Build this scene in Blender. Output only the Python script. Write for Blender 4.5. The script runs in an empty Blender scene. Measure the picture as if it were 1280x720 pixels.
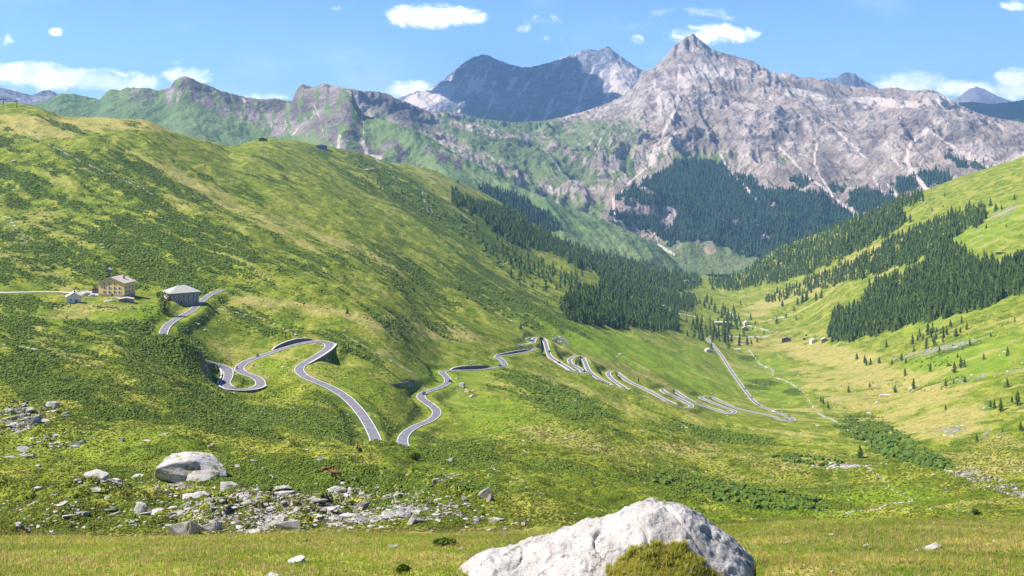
import bpy, bmesh, math, random, time
import numpy as np
from mathutils import Vector, Matrix
T0 = time.time()
rng = np.random.default_rng(7)
random.seed(7)
F, HY = 1400.0, 165.0            # focal length in photo pixels, horizon row
SUN_AZ, SUN_EL = 88.0, 50.0      # sun: degrees left of the view axis, elevation
col = bpy.context.scene.collection
sc = bpy.context.scene

# ------------------------------------------------------------------ helpers
def link(o, parent=None):
    col.objects.link(o)
    if parent is not None: o.parent = parent
    return o
def tag(o, label=None, cat=None, group=None, kind=None):
    if label: o['label'] = label
    if cat: o['category'] = cat
    if group: o['group'] = group
    if kind: o['kind'] = kind
    return o
def empty(name, loc=(0,0,0), rz=0.0):
    o = bpy.data.objects.new(name, None); o.location = loc; o.rotation_euler = (0,0,rz)
    return link(o)
def np_mesh(name, verts, faces, mat=None, smooth=True, colors=None, parent=None, obj=True, matidx=None):
    """verts (n,3); faces (m,k) array with constant k."""
    me = bpy.data.meshes.new(name)
    verts = np.ascontiguousarray(verts, dtype=np.float32); faces = np.ascontiguousarray(faces, dtype=np.int32)
    n, (m, k) = len(verts), faces.shape
    me.vertices.add(n); me.vertices.foreach_set('co', verts.ravel())
    me.loops.add(m*k); me.loops.foreach_set('vertex_index', faces.ravel())
    me.polygons.add(m)
    me.polygons.foreach_set('loop_start', np.arange(0, m*k, k, dtype=np.int32))
    me.polygons.foreach_set('loop_total', np.full(m, k, dtype=np.int32))
    me.polygons.foreach_set('use_smooth', np.full(m, smooth, dtype=bool))
    me.update(calc_edges=True)
    if colors:
        for nm, c in colors.items():
            a = me.color_attributes.new(nm, 'FLOAT_COLOR', 'POINT')
            c4 = np.ones((n,4), np.float32); c4[:, :c.shape[1]] = c
            a.data.foreach_set('color', c4.ravel())
    if mat: me.materials.append(mat)
    if not obj: return me
    return link(bpy.data.objects.new(name, me), parent)
def bm_obj(name, bm, mat, parent=None, smooth=False):
    me = bpy.data.meshes.new(name); bmesh.ops.recalc_face_normals(bm, faces=bm.faces)
    bm.to_mesh(me); bm.free()
    for p in me.polygons: p.use_smooth = smooth
    if mat: me.materials.append(mat)
    return link(bpy.data.objects.new(name, me), parent)
def add_box(bm, c, s, rz=0.0, taper=1.0):
    vs = []
    for z in (-.5,.5):
        t = taper if z > 0 else 1.0
        for x, y in ((-.5,-.5),(.5,-.5),(.5,.5),(-.5,.5)):
            X, Y = x*s[0]*t, y*s[1]*t
            vs.append(bm.verts.new((c[0]+X*math.cos(rz)-Y*math.sin(rz), c[1]+X*math.sin(rz)+Y*math.cos(rz), c[2]+z*s[2])))
    for f in ((0,3,2,1),(4,5,6,7),(0,1,5,4),(1,2,6,5),(2,3,7,6),(3,0,4,7)):
        bm.faces.new([vs[i] for i in f])
def add_prism(bm, pts, axis, a, b):
    """extrude a closed outline pts (p,q) along axis from a to b; axis 'x': (y,z) outline, 'y': (x,z) outline"""
    def mk(p, q, t): return (t,p,q) if axis == 'x' else (p,t,q)
    v0 = [bm.verts.new(mk(p,q,a)) for p,q in pts]; v1 = [bm.verts.new(mk(p,q,b)) for p,q in pts]
    n = len(pts); bm.faces.new(v0); bm.faces.new(v1[::-1])
    for i in range(n): bm.faces.new((v0[i], v1[i], v1[(i+1)%n], v0[(i+1)%n]))
def add_cyl(bm, p0, p1, r0, r1=None, n=10):
    r1 = r0 if r1 is None else r1
    p0, p1 = Vector(p0), Vector(p1); d = (p1-p0).normalized()
    a = d.orthogonal().normalized(); b = d.cross(a)
    A = [bm.verts.new(p0+(a*math.cos(t)+b*math.sin(t))*r0) for t in [2*math.pi*i/n for i in range(n)]]
    B = [bm.verts.new(p1+(a*math.cos(t)+b*math.sin(t))*r1) for t in [2*math.pi*i/n for i in range(n)]]
    bm.faces.new(A[::-1]); bm.faces.new(B)
    for i in range(n): bm.faces.new((A[i],A[(i+1)%n],B[(i+1)%n],B[i]))
def copy_tree(o, parent=None):
    c = o.copy(); col.objects.link(c); c.parent = parent
    for ch in kids.get(o.name, ()): copy_tree(ch, c)
    return c
kids = {}
def index_kids(o):
    for x in [o]+list(o.children_recursive): kids[x.name] = list(x.children)

# noise --------------------------------------------------------------
def _hash(ix, iy, seed):
    h = (ix.astype(np.uint32)*np.uint32(374761393) + iy.astype(np.uint32)*np.uint32(668265263) + np.uint32(seed*974711+13))
    h = (h ^ (h >> np.uint32(13)))*np.uint32(1274126177)
    return h ^ (h >> np.uint32(16))
def perlin(x, y, seed=0):
    x = np.asarray(x, np.float64); y = np.asarray(y, np.float64)
    xi = np.floor(x); yi = np.floor(y); fx = x-xi; fy = y-yi
    xi = xi.astype(np.int64); yi = yi.astype(np.int64)
    def g(ix, iy, dx, dy):
        a = (_hash(ix, iy, seed) & np.uint32(1023)).astype(np.float64)*(2*math.pi/1024)
        return np.cos(a)*dx+np.sin(a)*dy
    u = fx*fx*fx*(fx*(fx*6-15)+10); v = fy*fy*fy*(fy*(fy*6-15)+10)
    a = g(xi,yi,fx,fy); b = g(xi+1,yi,fx-1,fy); c = g(xi,yi+1,fx,fy-1); d = g(xi+1,yi+1,fx-1,fy-1)
    return ((a+(b-a)*u)+((c+(d-c)*u)-(a+(b-a)*u))*v)*1.5
def fbm(x, y, octs=4, seed=0, gain=.5, ridged=False):
    s = 0; a = 1; t = 0
    for i in range(octs):
        n = perlin(x*2**i, y*2**i, seed+i*17)
        if ridged: n = 1-2*np.abs(n)
        s = s+a*n; t += a; a *= gain
    return s/t
def sstep(x, a, b):
    t = np.clip((x-a)/(b-a), 0, 1); return t*t*(3-2*t)
def ease(pts, x):
    p = np.array(pts, float); return np.interp(x, p[:,0], p[:,1])

# column-profile terrain: columns {px: [(row, Y), ...]} -> row(px, lnY) on a grid
def pchip(xk, yk, x):
    xk = np.array(xk); yk = np.array(yk); h = np.diff(xk); d = np.diff(yk)/h
    m = np.zeros(len(xk)); m[0] = d[0]; m[-1] = d[-1]
    for i in range(1, len(xk)-1):
        if d[i-1]*d[i] > 0: m[i] = 2*d[i-1]*d[i]/(d[i-1]+d[i])
    i = np.clip(np.searchsorted(xk, x)-1, 0, len(xk)-2)
    t = np.clip((x-xk[i])/h[i], -5, 6); t01 = np.clip(t, 0, 1)
    r = (2*t01**3-3*t01**2+1)*yk[i]+(t01**3-2*t01**2+t01)*h[i]*m[i]+(-2*t01**3+3*t01**2)*yk[i+1]+(t01**3-t01**2)*h[i]*m[i+1]
    return r + np.where(t < 0, t*h[i]*m[i], 0) + np.where(t > 1, (t-1)*h[i]*m[i+1], 0)
def blur(a, s, axis):
    if s <= 0: return a
    r = int(3*s)+1; k = np.exp(-.5*(np.arange(-r, r+1)/s)**2); k /= k.sum()
    pad = [(0,0),(0,0)]; pad[axis] = (r, r); b = np.pad(a, pad, mode='edge')
    out = np.zeros_like(a)
    for i, w in enumerate(k):
        out += w*(b[i:i+a.shape[0], :] if axis == 0 else b[:, i:i+a.shape[1]])
    return out
def profile_rows(cols, px, lnY, bp=8.0, bl=.035):
    """returns rows[lnY, px]"""
    ks = sorted(cols); P = np.array([pchip([math.log(Y) for _, Y in cols[k]], [r for r, _ in cols[k]], lnY) for k in ks])  # (cols, lnY)
    cpx = np.arange(ks[0], ks[-1]+1, 4.0)
    C = np.empty((len(lnY), len(cpx)))
    ksf = np.array(ks, float)
    m = np.gradient(P, ksf, axis=0)
    i = np.clip(np.searchsorted(ksf, cpx)-1, 0, len(ks)-2); h = (ksf[i+1]-ksf[i])[:,None]; t = ((cpx-ksf[i])[:,None])/h
    R = (2*t**3-3*t**2+1)*P[i]+(t**3-2*t**2+t)*h*m[i]*.6+(-2*t**3+3*t**2)*P[i+1]+(t**3-t**2)*h*m[i+1]*.6
    C = R.T
    C = blur(C, bp/4.0, 1); C = blur(C, bl/(lnY[1]-lnY[0]), 0)
    # resample to px
    x = np.clip((px-cpx[0])/4.0, 0, len(cpx)-1.001); j = x.astype(int); f = x-j
    return C[:, j]*(1-f)+C[:, j+1]*f
def upsample(rows, lc, lf):
    x = np.clip((lf-lc[0])/(lc[1]-lc[0]), 0, len(lc)-1.001); j = x.astype(int); f = (x-j)[:,None]
    return rows[j]*(1-f)+rows[j+1]*f

class Grid:
    """terrain sheet over (px, Y); knows where a photo ray meets it"""
    def __init__(s, px, Y, rows):
        s.px, s.Y = px, Y; s.lnY = np.log(Y)
        s.U = (px-640)/F; s.X = s.U[None,:]*Y[:,None]; s.YY = np.repeat(Y[:,None], len(px), 1)
        s.Z = (HY-rows)/F*s.YY
        s.masks = {}
    def rows(s): return HY-F*s.Z/s.YY
    def freeze(s):
        s.R = s.rows(); s.M = np.minimum.accumulate(s.R, axis=0)
    def hit(s, px, py, ymin=0):
        """first surface point seen along the ray of photo pixel (px,py) -> (X,Y,Z,iy,ix) or None"""
        x = (px-s.px[0])/(s.px[1]-s.px[0]); j = int(min(max(x,0), len(s.px)-2)); f = min(max(x-j,0),1)
        c = s.M[:, j]*(1-f)+s.M[:, j+1]*f
        r = s.R[:, j]*(1-f)+s.R[:, j+1]*f
        i0 = np.searchsorted(s.Y, ymin) if ymin else 0
        if i0 > 0: c = np.minimum.accumulate(r[i0:]); c = np.concatenate([np.full(i0, 1e9), c])
        i = int(np.searchsorted(-c, -py))
        if i <= 0 or i >= len(s.Y): return None
        a = r[i-1]; b = r[i]; t = (a-py)/(a-b) if abs(a-b) > 1e-9 and a > py else 1.0
        t = min(max(t,0),1); Y = s.Y[i-1]+(s.Y[i]-s.Y[i-1])*t
        row = a+(b-a)*t if a > py else py
        Z = (HY-row)/F*Y
        return ((px-640)/F*Y, Y, Z, i, j)
    def hits(s, px, py):
        out = []
        for a, b in zip(px, py):
            h = s.hit(a, b)
            if h: out.append(h)
        return np.array(out) if out else np.zeros((0,5))
    def zat(s, X, Y):
        px = 640+F*X/Y
        x = min(max((px-s.px[0])/(s.px[1]-s.px[0]),0), len(s.px)-1.001); j = int(x); f = x-j
        i = min(max(int(np.searchsorted(s.Y, Y))-1,0), len(s.Y)-2); t = (Y-s.Y[i])/(s.Y[i+1]-s.Y[i])
        return float((s.Z[i,j]*(1-f)+s.Z[i,j+1]*f)*(1-t)+(s.Z[i+1,j]*(1-f)+s.Z[i+1,j+1]*f)*t)
    def mesh(s, name, mat, colors):
        ny, nx = s.Z.shape
        V = np.stack([s.X, s.YY, s.Z], -1).reshape(-1,3)
        idx = np.arange(ny*nx).reshape(ny,nx)
        Fc = np.stack([idx[:-1,:-1], idx[:-1,1:], idx[1:,1:], idx[1:,:-1]], -1).reshape(-1,4)
        return np_mesh(name, V, Fc, mat, True, {k: np.stack([a.ravel() for a in v], -1) for k, v in colors.items()})

def ell(PX, PY, lst, soft=.5):
    """union of soft ellipses (cx,cy,rx,ry,deg,strength) laid on the ground"""
    out = np.zeros_like(PX)
    for cx, cy, rx, ry, deg, st in lst:
        a = math.radians(deg); c, s_ = math.cos(a), math.sin(a)
        dx, dy = PX-cx, PY-cy
        d = np.sqrt(((dx*c+dy*s_)/rx)**2+((-dx*s_+dy*c)/ry)**2)
        out = np.maximum(out, st*(1-sstep(d, 1-soft, 1+soft)))
    return out
def polydist(PX, PY, pts):
    d = np.full(PX.shape, 1e9)
    for (x0,y0),(x1,y1) in zip(pts[:-1], pts[1:]):
        vx, vy = x1-x0, y1-y0; L = vx*vx+vy*vy+1e-9
        t = np.clip(((PX-x0)*vx+(PY-y0)*vy)/L, 0, 1)
        d = np.minimum(d, np.hypot(PX-x0-t*vx, PY-y0-t*vy))
    return d
def inpoly(px, py, poly):
    px = np.asarray(px); py = np.asarray(py); c = np.zeros(px.shape, bool); n = len(poly)
    for i in range(n):
        x0,y0 = poly[i]; x1,y1 = poly[(i+1)%n]
        if y0 == y1: continue
        c ^= ((y0 > py) != (y1 > py)) & (px < (x1-x0)*(py-y0)/(y1-y0)+x0)
    return c

# ------------------------------------------------------------------ materials
class NT:
    def __init__(s, tree): s.t = tree; tree.nodes.clear()
    def n(s, typ, **kw):
        nd = s.t.nodes.new(typ)
        for k, v in kw.items():
            if k.startswith('_'): continue
            setattr(nd, k, v)
        return nd
    def put(s, sock, v):
        if isinstance(v, bpy.types.NodeSocket): s.t.links.new(v, sock)
        elif v is not None:
            if hasattr(sock.default_value, '__len__') and len(sock.default_value) == 4 and len(v) == 3: v = (*v, 1)
            sock.default_value = v
    def math(s, op, a, b=None, c=None, clamp=False):
        nd = s.n('ShaderNodeMath', operation=op, use_clamp=clamp); s.put(nd.inputs[0], a)
        if b is not None: s.put(nd.inputs[1], b)
        if c is not None: s.put(nd.inputs[2], c)
        return nd.outputs[0]
    def noise(s, vec, scale, detail=4, rough=.55, dist=0.0, out=0):
        nd = s.n('ShaderNodeTexNoise'); s.put(nd.inputs['Vector'], vec); nd.inputs['Scale'].default_value = scale
        nd.inputs['Detail'].default_value = detail; nd.inputs['Roughness'].default_value = rough; nd.inputs['Distortion'].default_value = dist
        return nd.outputs[out]
    def ramp(s, fac, lo, hi, a=0.0, b=1.0):
        nd = s.n('ShaderNodeMapRange', interpolation_type='SMOOTHSTEP'); s.put(nd.inputs[0], fac)
        for i, v in ((1,lo),(2,hi),(3,a),(4,b)): nd.inputs[i].default_value = v
        return nd.outputs[0]
    def mix(s, f, a, b, blend='MIX'):
        nd = s.n('ShaderNodeMix', data_type='RGBA', blend_type=blend); s.put(nd.inputs[0], f); s.put(nd.inputs[6], a); s.put(nd.inputs[7], b)
        return nd.outputs[2]
    def mapping(s, vec, scale=(1,1,1), rot=(0,0,0)):
        nd = s.n('ShaderNodeMapping'); s.put(nd.inputs[0], vec); nd.inputs['Scale'].default_value = scale; nd.inputs['Rotation'].default_value = rot
        return nd.outputs[0]
    def pos(s): return s.n('ShaderNodeNewGeometry').outputs['Position']
    def objco(s): return s.n('ShaderNodeTexCoord').outputs['Object']
    def attr(s, name):
        nd = s.n('ShaderNodeAttribute', attribute_name=name); sp = s.n('ShaderNodeSeparateColor'); s.t.links.new(nd.outputs['Color'], sp.inputs[0])
        return sp.outputs[0], sp.outputs[1], sp.outputs[2], nd.outputs['Color']
    def bump(s, h, strength=.5, dist=1.0, normal=None):
        nd = s.n('ShaderNodeBump'); s.put(nd.inputs['Height'], h); nd.inputs['Strength'].default_value = strength; nd.inputs['Distance'].default_value = dist
        if normal is not None: s.put(nd.inputs['Normal'], normal)
        return nd.outputs[0]
    def surf(s, color, rough=.9, normal=None, metal=0.0, spec=.3, extra=None):
        b = s.n('ShaderNodeBsdfPrincipled'); s.put(b.inputs['Base Color'], color); s.put(b.inputs['Roughness'], rough)
        b.inputs['Specular IOR Level'].default_value = spec; b.inputs['Metallic'].default_value = metal
        if normal is not None: s.put(b.inputs['Normal'], normal)
        o = s.n('ShaderNodeOutputMaterial'); s.t.links.new(b.outputs[0], o.inputs[0]); return b
def new_mat(name):
    m = bpy.data.materials.new(name); m.use_nodes = True; return m, NT(m.node_tree)

def simple(name, c, rough=.7, metal=0.0, var=.25, scale=3.0, bump=.2, bdist=.02, spec=.3):
    m, n = new_mat(name); p = n.objco()
    a = n.noise(p, scale, 5, .6)
    c0 = tuple(v*(1-var) for v in c); c1 = tuple(min(1, v*(1+var)) for v in c)
    colr = n.mix(n.ramp(a, .3, .7), c0, c1)
    n.surf(colr, rough, n.bump(n.noise(p, scale*4, 3), bump, bdist), metal, spec)
    return m

def ground_material():
    m, n = new_mat('alpine_meadow'); P = n.pos()
    shrub, tan, rock, _ = n.attr('mask'); path, lush, tone, _ = n.attr('mask2')
    n1 = n.noise(P, .011, 4, .6); n2 = n.noise(P, .06, 5, .62); n3 = n.noise(P, .45, 5, .65); n4 = n.noise(P, 3.0, 4, .65)
    st = n.mapping(P, (1,.22,.6), (0,0,math.radians(40)))
    ns = n.noise(st, .09, 5, .65)
    g = n.mix(n.ramp(n2, .35, .65), (.085,.130,.008), (.205,.232,.020))
    g = n.mix(n.ramp(ns, .45, .68, 0, .75), g, (.34,.32,.055))
    g = n.mix(n.math('MULTIPLY', n.ramp(n3, .46, .64), .75), g, (.045,.085,.007))
    g = n.mix(n.math('MULTIPLY', lush, .75), g, n.mix(n3, (.11,.20,.010), (.20,.30,.018)))
    # dry grass
    tanc = n.mix(n.ramp(n3, .3, .7), (.37,.29,.10), (.27,.26,.06))
    tanc = n.mix(n.ramp(n4, .5, .75, 0, .5), tanc, (.24,.15,.06))
    tf = n.ramp(n.math('ADD', tan, n.math('MULTIPLY', n.math('SUBTRACT', n2, .5), 1.1)), .32, .72)
    tanc = n.mix(n.ramp(n.noise(P, .12, 5, .7), .48, .62, 0, .75), tanc, (.15,.19,.03)); tanc = n.mix(n.ramp(n3, .52, .62, 0, .5), tanc, (.10,.13,.02))
    c = n.mix(tf, g, tanc)
    # dwarf shrub
    sf = n.math('ADD', shrub, n.math('MULTIPLY', n.math('SUBTRACT', n3, .5), 1.6))
    sf = n.ramp(sf, .42, .72, 0, .9)
    shc = n.mix(n.ramp(n4, .35, .65), (.035,.068,.008), (.085,.125,.014))
    c = n.mix(sf, c, shc)
    # rock
    vv = n.n('ShaderNodeTexVoronoi', feature='DISTANCE_TO_EDGE'); va = n.n('ShaderNodeVectorMath', operation='ADD')
    n.put(va.inputs[0], n.mapping(P, (.26,.40,.5), (0,0,.5))); n.put(va.inputs[1], n.mapping(n.noise(P, .35, 5, .7, out=1), (1.1,1.1,1.1))); n.put(vv.inputs['Vector'], va.outputs[0]); vv.inputs['Scale'].default_value = 1.0
    plate = n.ramp(vv.outputs['Distance'], .015, .075)
    rf = n.math('MULTIPLY', n.ramp(n.math('ADD', rock, n.math('MULTIPLY', n.math('SUBTRACT', n.noise(P, .16, 5, .6), .5), 2.0)), .46, .56), plate)
    rk = n.mix(n.ramp(n4, .3, .7), (.24,.22,.21), (.43,.40,.385)); rk = n.mix(n.ramp(n3, .35, .62, .7, 0), rk, (.16,.145,.125))
    c = n.mix(rf, c, rk)
    pf = n.ramp(n.math('ADD', path, n.math('MULTIPLY', n.math('SUBTRACT', n3, .5), .6)), .35, .6)
    c = n.mix(pf, c, n.mix(n3, (.26,.24,.21), (.47,.44,.41)))
    # stray pale stones
    vo = n.n('ShaderNodeTexVoronoi'); n.put(vo.inputs['Vector'], P); vo.inputs['Scale'].default_value = .16
    sp = n.math('MULTIPLY', n.ramp(vo.outputs['Distance'], .06, .1, 1, 0), n.ramp(n1, .5, .6))
    c = n.mix(n.math('MULTIPLY', sp, .8), c, (.5,.47,.42))
    h = n.math('ADD', n.math('ADD', n.math('MULTIPLY', n3, 1.4), n.math('MULTIPLY', rf, .9)), n.math('ADD', n.math('MULTIPLY', n4, .25), n.math('MULTIPLY', n2, 3.0)))
    n.surf(c, .95, n.bump(h, .8, .9), spec=.1)
    return m

def mountain_material(name, rock_a, rock_b, dark, green_a, green_b, scree, sc_=1.0, bump=1.0, gn=1.5):
    m, n = new_mat(name); P = n.pos()
    green, scr, shade, _ = n.attr('mask'); forest, warm, _, _ = n.attr('mask2')
    st = n.mapping(P, (1,1,.35))
    n1 = n.noise(st, .0022*sc_, 6, .66); n2 = n.noise(st, .012*sc_, 6, .7); n3 = n.noise(P, .05*sc_, 4, .65)
    bd = n.noise(n.mapping(P, (.25,.25,2.2), (.35,.2,0)), .006*sc_, 6, .65)
    r = n.mix(n.ramp(n2, .35, .65), rock_a, rock_b)
    r = n.mix(n.ramp(bd, .5, .72, 0, .7), r, dark)
    r = n.mix(n.ramp(n3, .52, .72, 0, .75), r, dark)
    r = n.mix(n.ramp(n1, .42, .6, 0, .55), r, tuple(v*.62 for v in rock_a))
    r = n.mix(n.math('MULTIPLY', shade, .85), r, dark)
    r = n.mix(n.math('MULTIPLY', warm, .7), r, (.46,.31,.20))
    gf = n.ramp(n.math('ADD', green, n.math('MULTIPLY', n.math('SUBTRACT', n2, .5), gn)), .38, .62)
    gc = n.mix(n.ramp(n1, .35, .65), green_a, green_b)
    c = n.mix(gf, r, gc)
    sf = n.ramp(n.math('ADD', scr, n.math('MULTIPLY', n.math('SUBTRACT', n2, .5), .9)), .36, .62)
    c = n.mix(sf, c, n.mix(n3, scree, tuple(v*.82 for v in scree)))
    ff = n.ramp(n.math('ADD', forest, n.math('MULTIPLY', n.math('SUBTRACT', n2, .5), .6)), .4, .6)
    c = n.mix(ff, c, (.022,.045,.022))
    h = n.math('ADD', n.math('MULTIPLY', n2, 45/sc_), n.math('MULTIPLY', n3, 12/sc_))
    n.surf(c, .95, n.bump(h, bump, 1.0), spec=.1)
    return m

M_ground = ground_material()
rockpink, rockpale, rockdark = (.27,.205,.165), (.52,.44,.385), (.065,.058,.06)
M_mtn = mountain_material('limestone_face', rockpink, rockpale, rockdark, (.095,.14,.045), (.185,.215,.085), (.58,.49,.42))
M_left = mountain_material('alpine_ridge', (.17,.145,.13), (.34,.29,.26), (.055,.05,.055), (.085,.145,.05), (.165,.215,.085), (.52,.44,.36), 1.0, .7, .8)
M_dark = mountain_material('slate_massif', (.10,.10,.125), (.50,.46,.47), (.022,.026,.04), (.05,.08,.03), (.08,.11,.04), (.62,.52,.44))
M_far = mountain_material('distant_rock', (.20,.18,.19), (.34,.30,.29), (.10,.10,.11), (.06,.11,.03), (.10,.14,.04), (.5,.45,.4))

# ------------------------------------------------------------------ main ground
COLS = {
-250:[(1075,4),(812,8),(722,14),(694,20),(674,28),(680,42),(692,60),(672,110),(640,140),(600,180),(550,240),(500,320),(450,420),(420,500),(368,680),(340,760),(270,950),(190,1250),(130,1500),(118,1800),(150,2300),(200,3200),(240,4500),(260,7000)],
 0:[(1075,4),(812,8),(722,14),(694,20),(674,28),(680,42),(692,60),(672,110),(640,140),(600,180),(550,240),(505,320),(455,420),(420,510),(368,680),(345,760),(285,950),(205,1250),(153,1500),(131,1750),(160,2300),(220,3200),(250,4500),(265,7000)],
 100:[(1075,4),(812,8),(722,14),(694,20),(674,28),(680,42),(692,60),(672,110),(620,150),(590,190),(560,230),(520,300),(480,400),(440,500),(405,590),(375,670),(366,715),(352,760),(300,900),(230,1150),(170,1430),(149,1600),(175,2300),(225,3200),(255,4500),(268,7000)],
 200:[(1075,4),(812,8),(722,14),(694,20),(674,28),(680,42),(692,60),(672,110),(636,140),(600,175),(560,230),(530,310),(490,430),(455,530),(436,580),(380,670),(371,710),(345,800),(285,1000),(225,1250),(172,1560),(158,1680),(180,2300),(230,3200),(258,4500),(270,7000)],
 300:[(1075,4),(812,8),(722,14),(694,20),(672,28),(680,42),(690,60),(670,110),(636,138),(600,185),(568,240),(566,290),(545,370),(515,470),(488,555),(462,605),(435,650),(400,710),(365,790),(300,1000),(250,1300),(212,1600),(192,1800),(190,2150),(184,2400),(240,3200),(265,4500),(275,7000)],
 400:[(1075,4),(812,8),(722,14),(694,20),(670,28),(680,42),(690,60),(668,110),(625,150),(592,200),(572,255),(578,310),(560,390),(520,475),(480,548),(450,605),(430,645),(420,670),(395,745),(350,900),(300,1130),(255,1440),(222,1800),(206,2150),(184,2500),(240,3300),(270,4500),(280,7000)],
 470:[(1075,4),(812,8),(722,14),(693,20),(670,28),(680,42),(690,60),(668,110),(605,185),(568,255),(580,320),(562,430),(505,535),(460,625),(420,725),(380,870),(340,1050),(300,1310),(262,1750),(235,2150),(205,2700),(240,3400),(280,4500),(286,7000)],
 550:[(1075,4),(812,8),(722,14),(692,20),(669,28),(679,42),(690,60),(666,105),(622,160),(592,225),(574,290),(576,350),(560,450),(520,570),(480,690),(462,770),(430,890),(390,1050),(350,1270),(310,1580),(280,1890),(250,2450),(217,3000),(270,3700),(292,4500),(292,7000)],
 650:[(1075,4),(812,8),(720,14),(690,20),(668,28),(679,42),(688,60),(664,105),(640,132),(610,190),(585,270),(560,380),(530,500),(500,640),(475,760),(450,910),(435,1010),(400,1220),(370,1450),(340,1800),(310,2300),(285,2900),(270,3400),(300,4000),(310,5000),(300,7000)],
 720:[(1075,4),(812,8),(720,14),(690,20),(668,28),(679,42),(686,60),(662,110),(630,160),(600,230),(570,350),(530,520),(490,760),(465,960),(450,1100),(430,1220),(400,1450),(370,1750),(340,2200),(318,3000),(305,3500),(330,4200),(330,5000),(310,7000)],
 800:[(1075,4),(812,8),(720,14),(690,20),(668,28),(679,42),(686,60),(660,120),(640,160),(616,240),(590,350),(560,480),(530,650),(505,850),(485,1060),(465,1240),(440,1450),(415,1700),(390,2100),(360,2700),(336,3400),(324,3900),(345,4500),(338,5000),(312,7000)],
 900:[(1075,4),(812,8),(718,14),(686,20),(662,28),(674,42),(684,65),(658,160),(630,250),(600,380),(570,560),(545,750),(522,1000),(503,1230),(485,1400),(460,1650),(440,1900),(420,2200),(400,2600),(375,3100),(355,3700),(345,4300),(352,4800),(325,7000)],
 1000:[(1075,4),(812,8),(714,14),(680,20),(657,28),(672,45),(682,75),(655,180),(620,300),(590,450),(560,680),(530,1000),(500,1300),(470,1600),(440,1950),(420,2250),(400,2450),(370,2700),(345,3000),(320,3300),(298,3600),(325,4300),(335,4800),(320,7000)],
 1100:[(1075,4),(812,8),(712,14),(678,20),(655,28),(670,45),(682,75),(655,180),(620,300),(590,450),(568,620),(548,820),(520,1080),(500,1230),(470,1400),(440,1600),(400,1850),(360,2100),(320,2350),(290,2600),(260,2950),(290,3500),(310,4500),(310,7000)],
 1200:[(1075,4),(812,8),(712,14),(678,20),(655,28),(670,45),(680,75),(655,170),(620,280),(590,420),(560,600),(530,800),(500,1000),(470,1150),(430,1350),(390,1550),(340,1800),(290,2100),(250,2400),(223,2700),(250,3300),(290,4500),(300,7000)],
 1290:[(1075,4),(812,8),(712,14),(678,20),(655,28),(670,45),(680,75),(655,160),(612,280),(582,400),(550,560),(510,780),(470,980),(420,1200),(370,1450),(310,1700),(260,1950),(220,2250),(196,2500),(230,3200),(280,4500),(300,7000)],
 1500:[(1075,4),(812,8),(712,14),(678,20),(655,28),(670,45),(680,75),(655,150),(600,270),(570,380),(530,540),(480,760),(430,950),(370,1150),(300,1400),(230,1650),(180,1900),(150,2150),(135,2400),(190,3200),(260,4500),(290,7000)],
}
def spaced(segs):
    L = []
    for a, b, n in segs: L.append(np.exp(np.linspace(math.log(a), math.log(b), n, endpoint=False)))
    return np.concatenate(L+[np.array([segs[-1][1]])])
pxg = np.arange(-330, 1616, 2.0)
Yg = spaced([(4,12,30),(12,30,140),(30,100,50),(100,320,300),(320,2600,800),(2600,4300,90),(4300,7000,20)])
lc = np.linspace(math.log(4), math.log(7000), 500)
rows_c = profile_rows(COLS, pxg, lc, 12, .05)
# sharpen the meadow lip back: blend less-blurred profile near the camera
rows_n = profile_rows(COLS, pxg, lc, 12, .012)
w = sstep(lc, math.log(60), math.log(150))[:,None]
rows = upsample(rows_n*(1-w)+rows_c*w, lc, np.log(Yg))
# skyline of the near slopes
SKY = [(-330,120),(0,131),(20,132),(45,137),(75,148),(110,150),(150,151),(185,153),(205,161),(230,171),(265,182),(285,187),(305,181),(320,175),(345,173),(375,177),(395,182),(410,185),(450,194),(475,200),(510,205),(540,213),(570,226),(600,243),(650,270),(700,300),(760,318),(830,331),(870,344),(900,342),(950,320),(1000,300),(1050,282),(1100,264),(1150,244),(1200,224),(1280,198),(1400,160),(1616,120)]
lnYg = np.log(Yg)
far = (Yg > 1300)[:,None]
def fix_sky(rows, target, lnY, lo=math.log(1300), width=.4, fade=None):
    sel = lnY > lo; sub = rows[sel]; k = np.argmin(sub, 0); cr = blur(lnY[sel][k][None,:], 14, 1)[0]
    d = target-sub[k, np.arange(rows.shape[1])]
    if fade is not None: d = d*fade
    W = np.exp(-((lnY[:,None]-cr[None,:])/width)**2)
    return rows+W*d[None,:]
fade = 1-np.exp(-((pxg-880)/28)**2)
wf_ = sstep(lnYg, math.log(1150), math.log(1500))[:,None]; rows = rows*(1-wf_)+blur(rows, 13, 1)*wf_
for _ in range(3): rows = fix_sky(rows, ease(SKY, pxg), lnYg, fade=fade)
rows = blur(rows, 1.5, 1)
G = Grid(pxg, Yg, rows)
G.freeze()
print('ground base', round(time.time()-T0,1))

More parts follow.
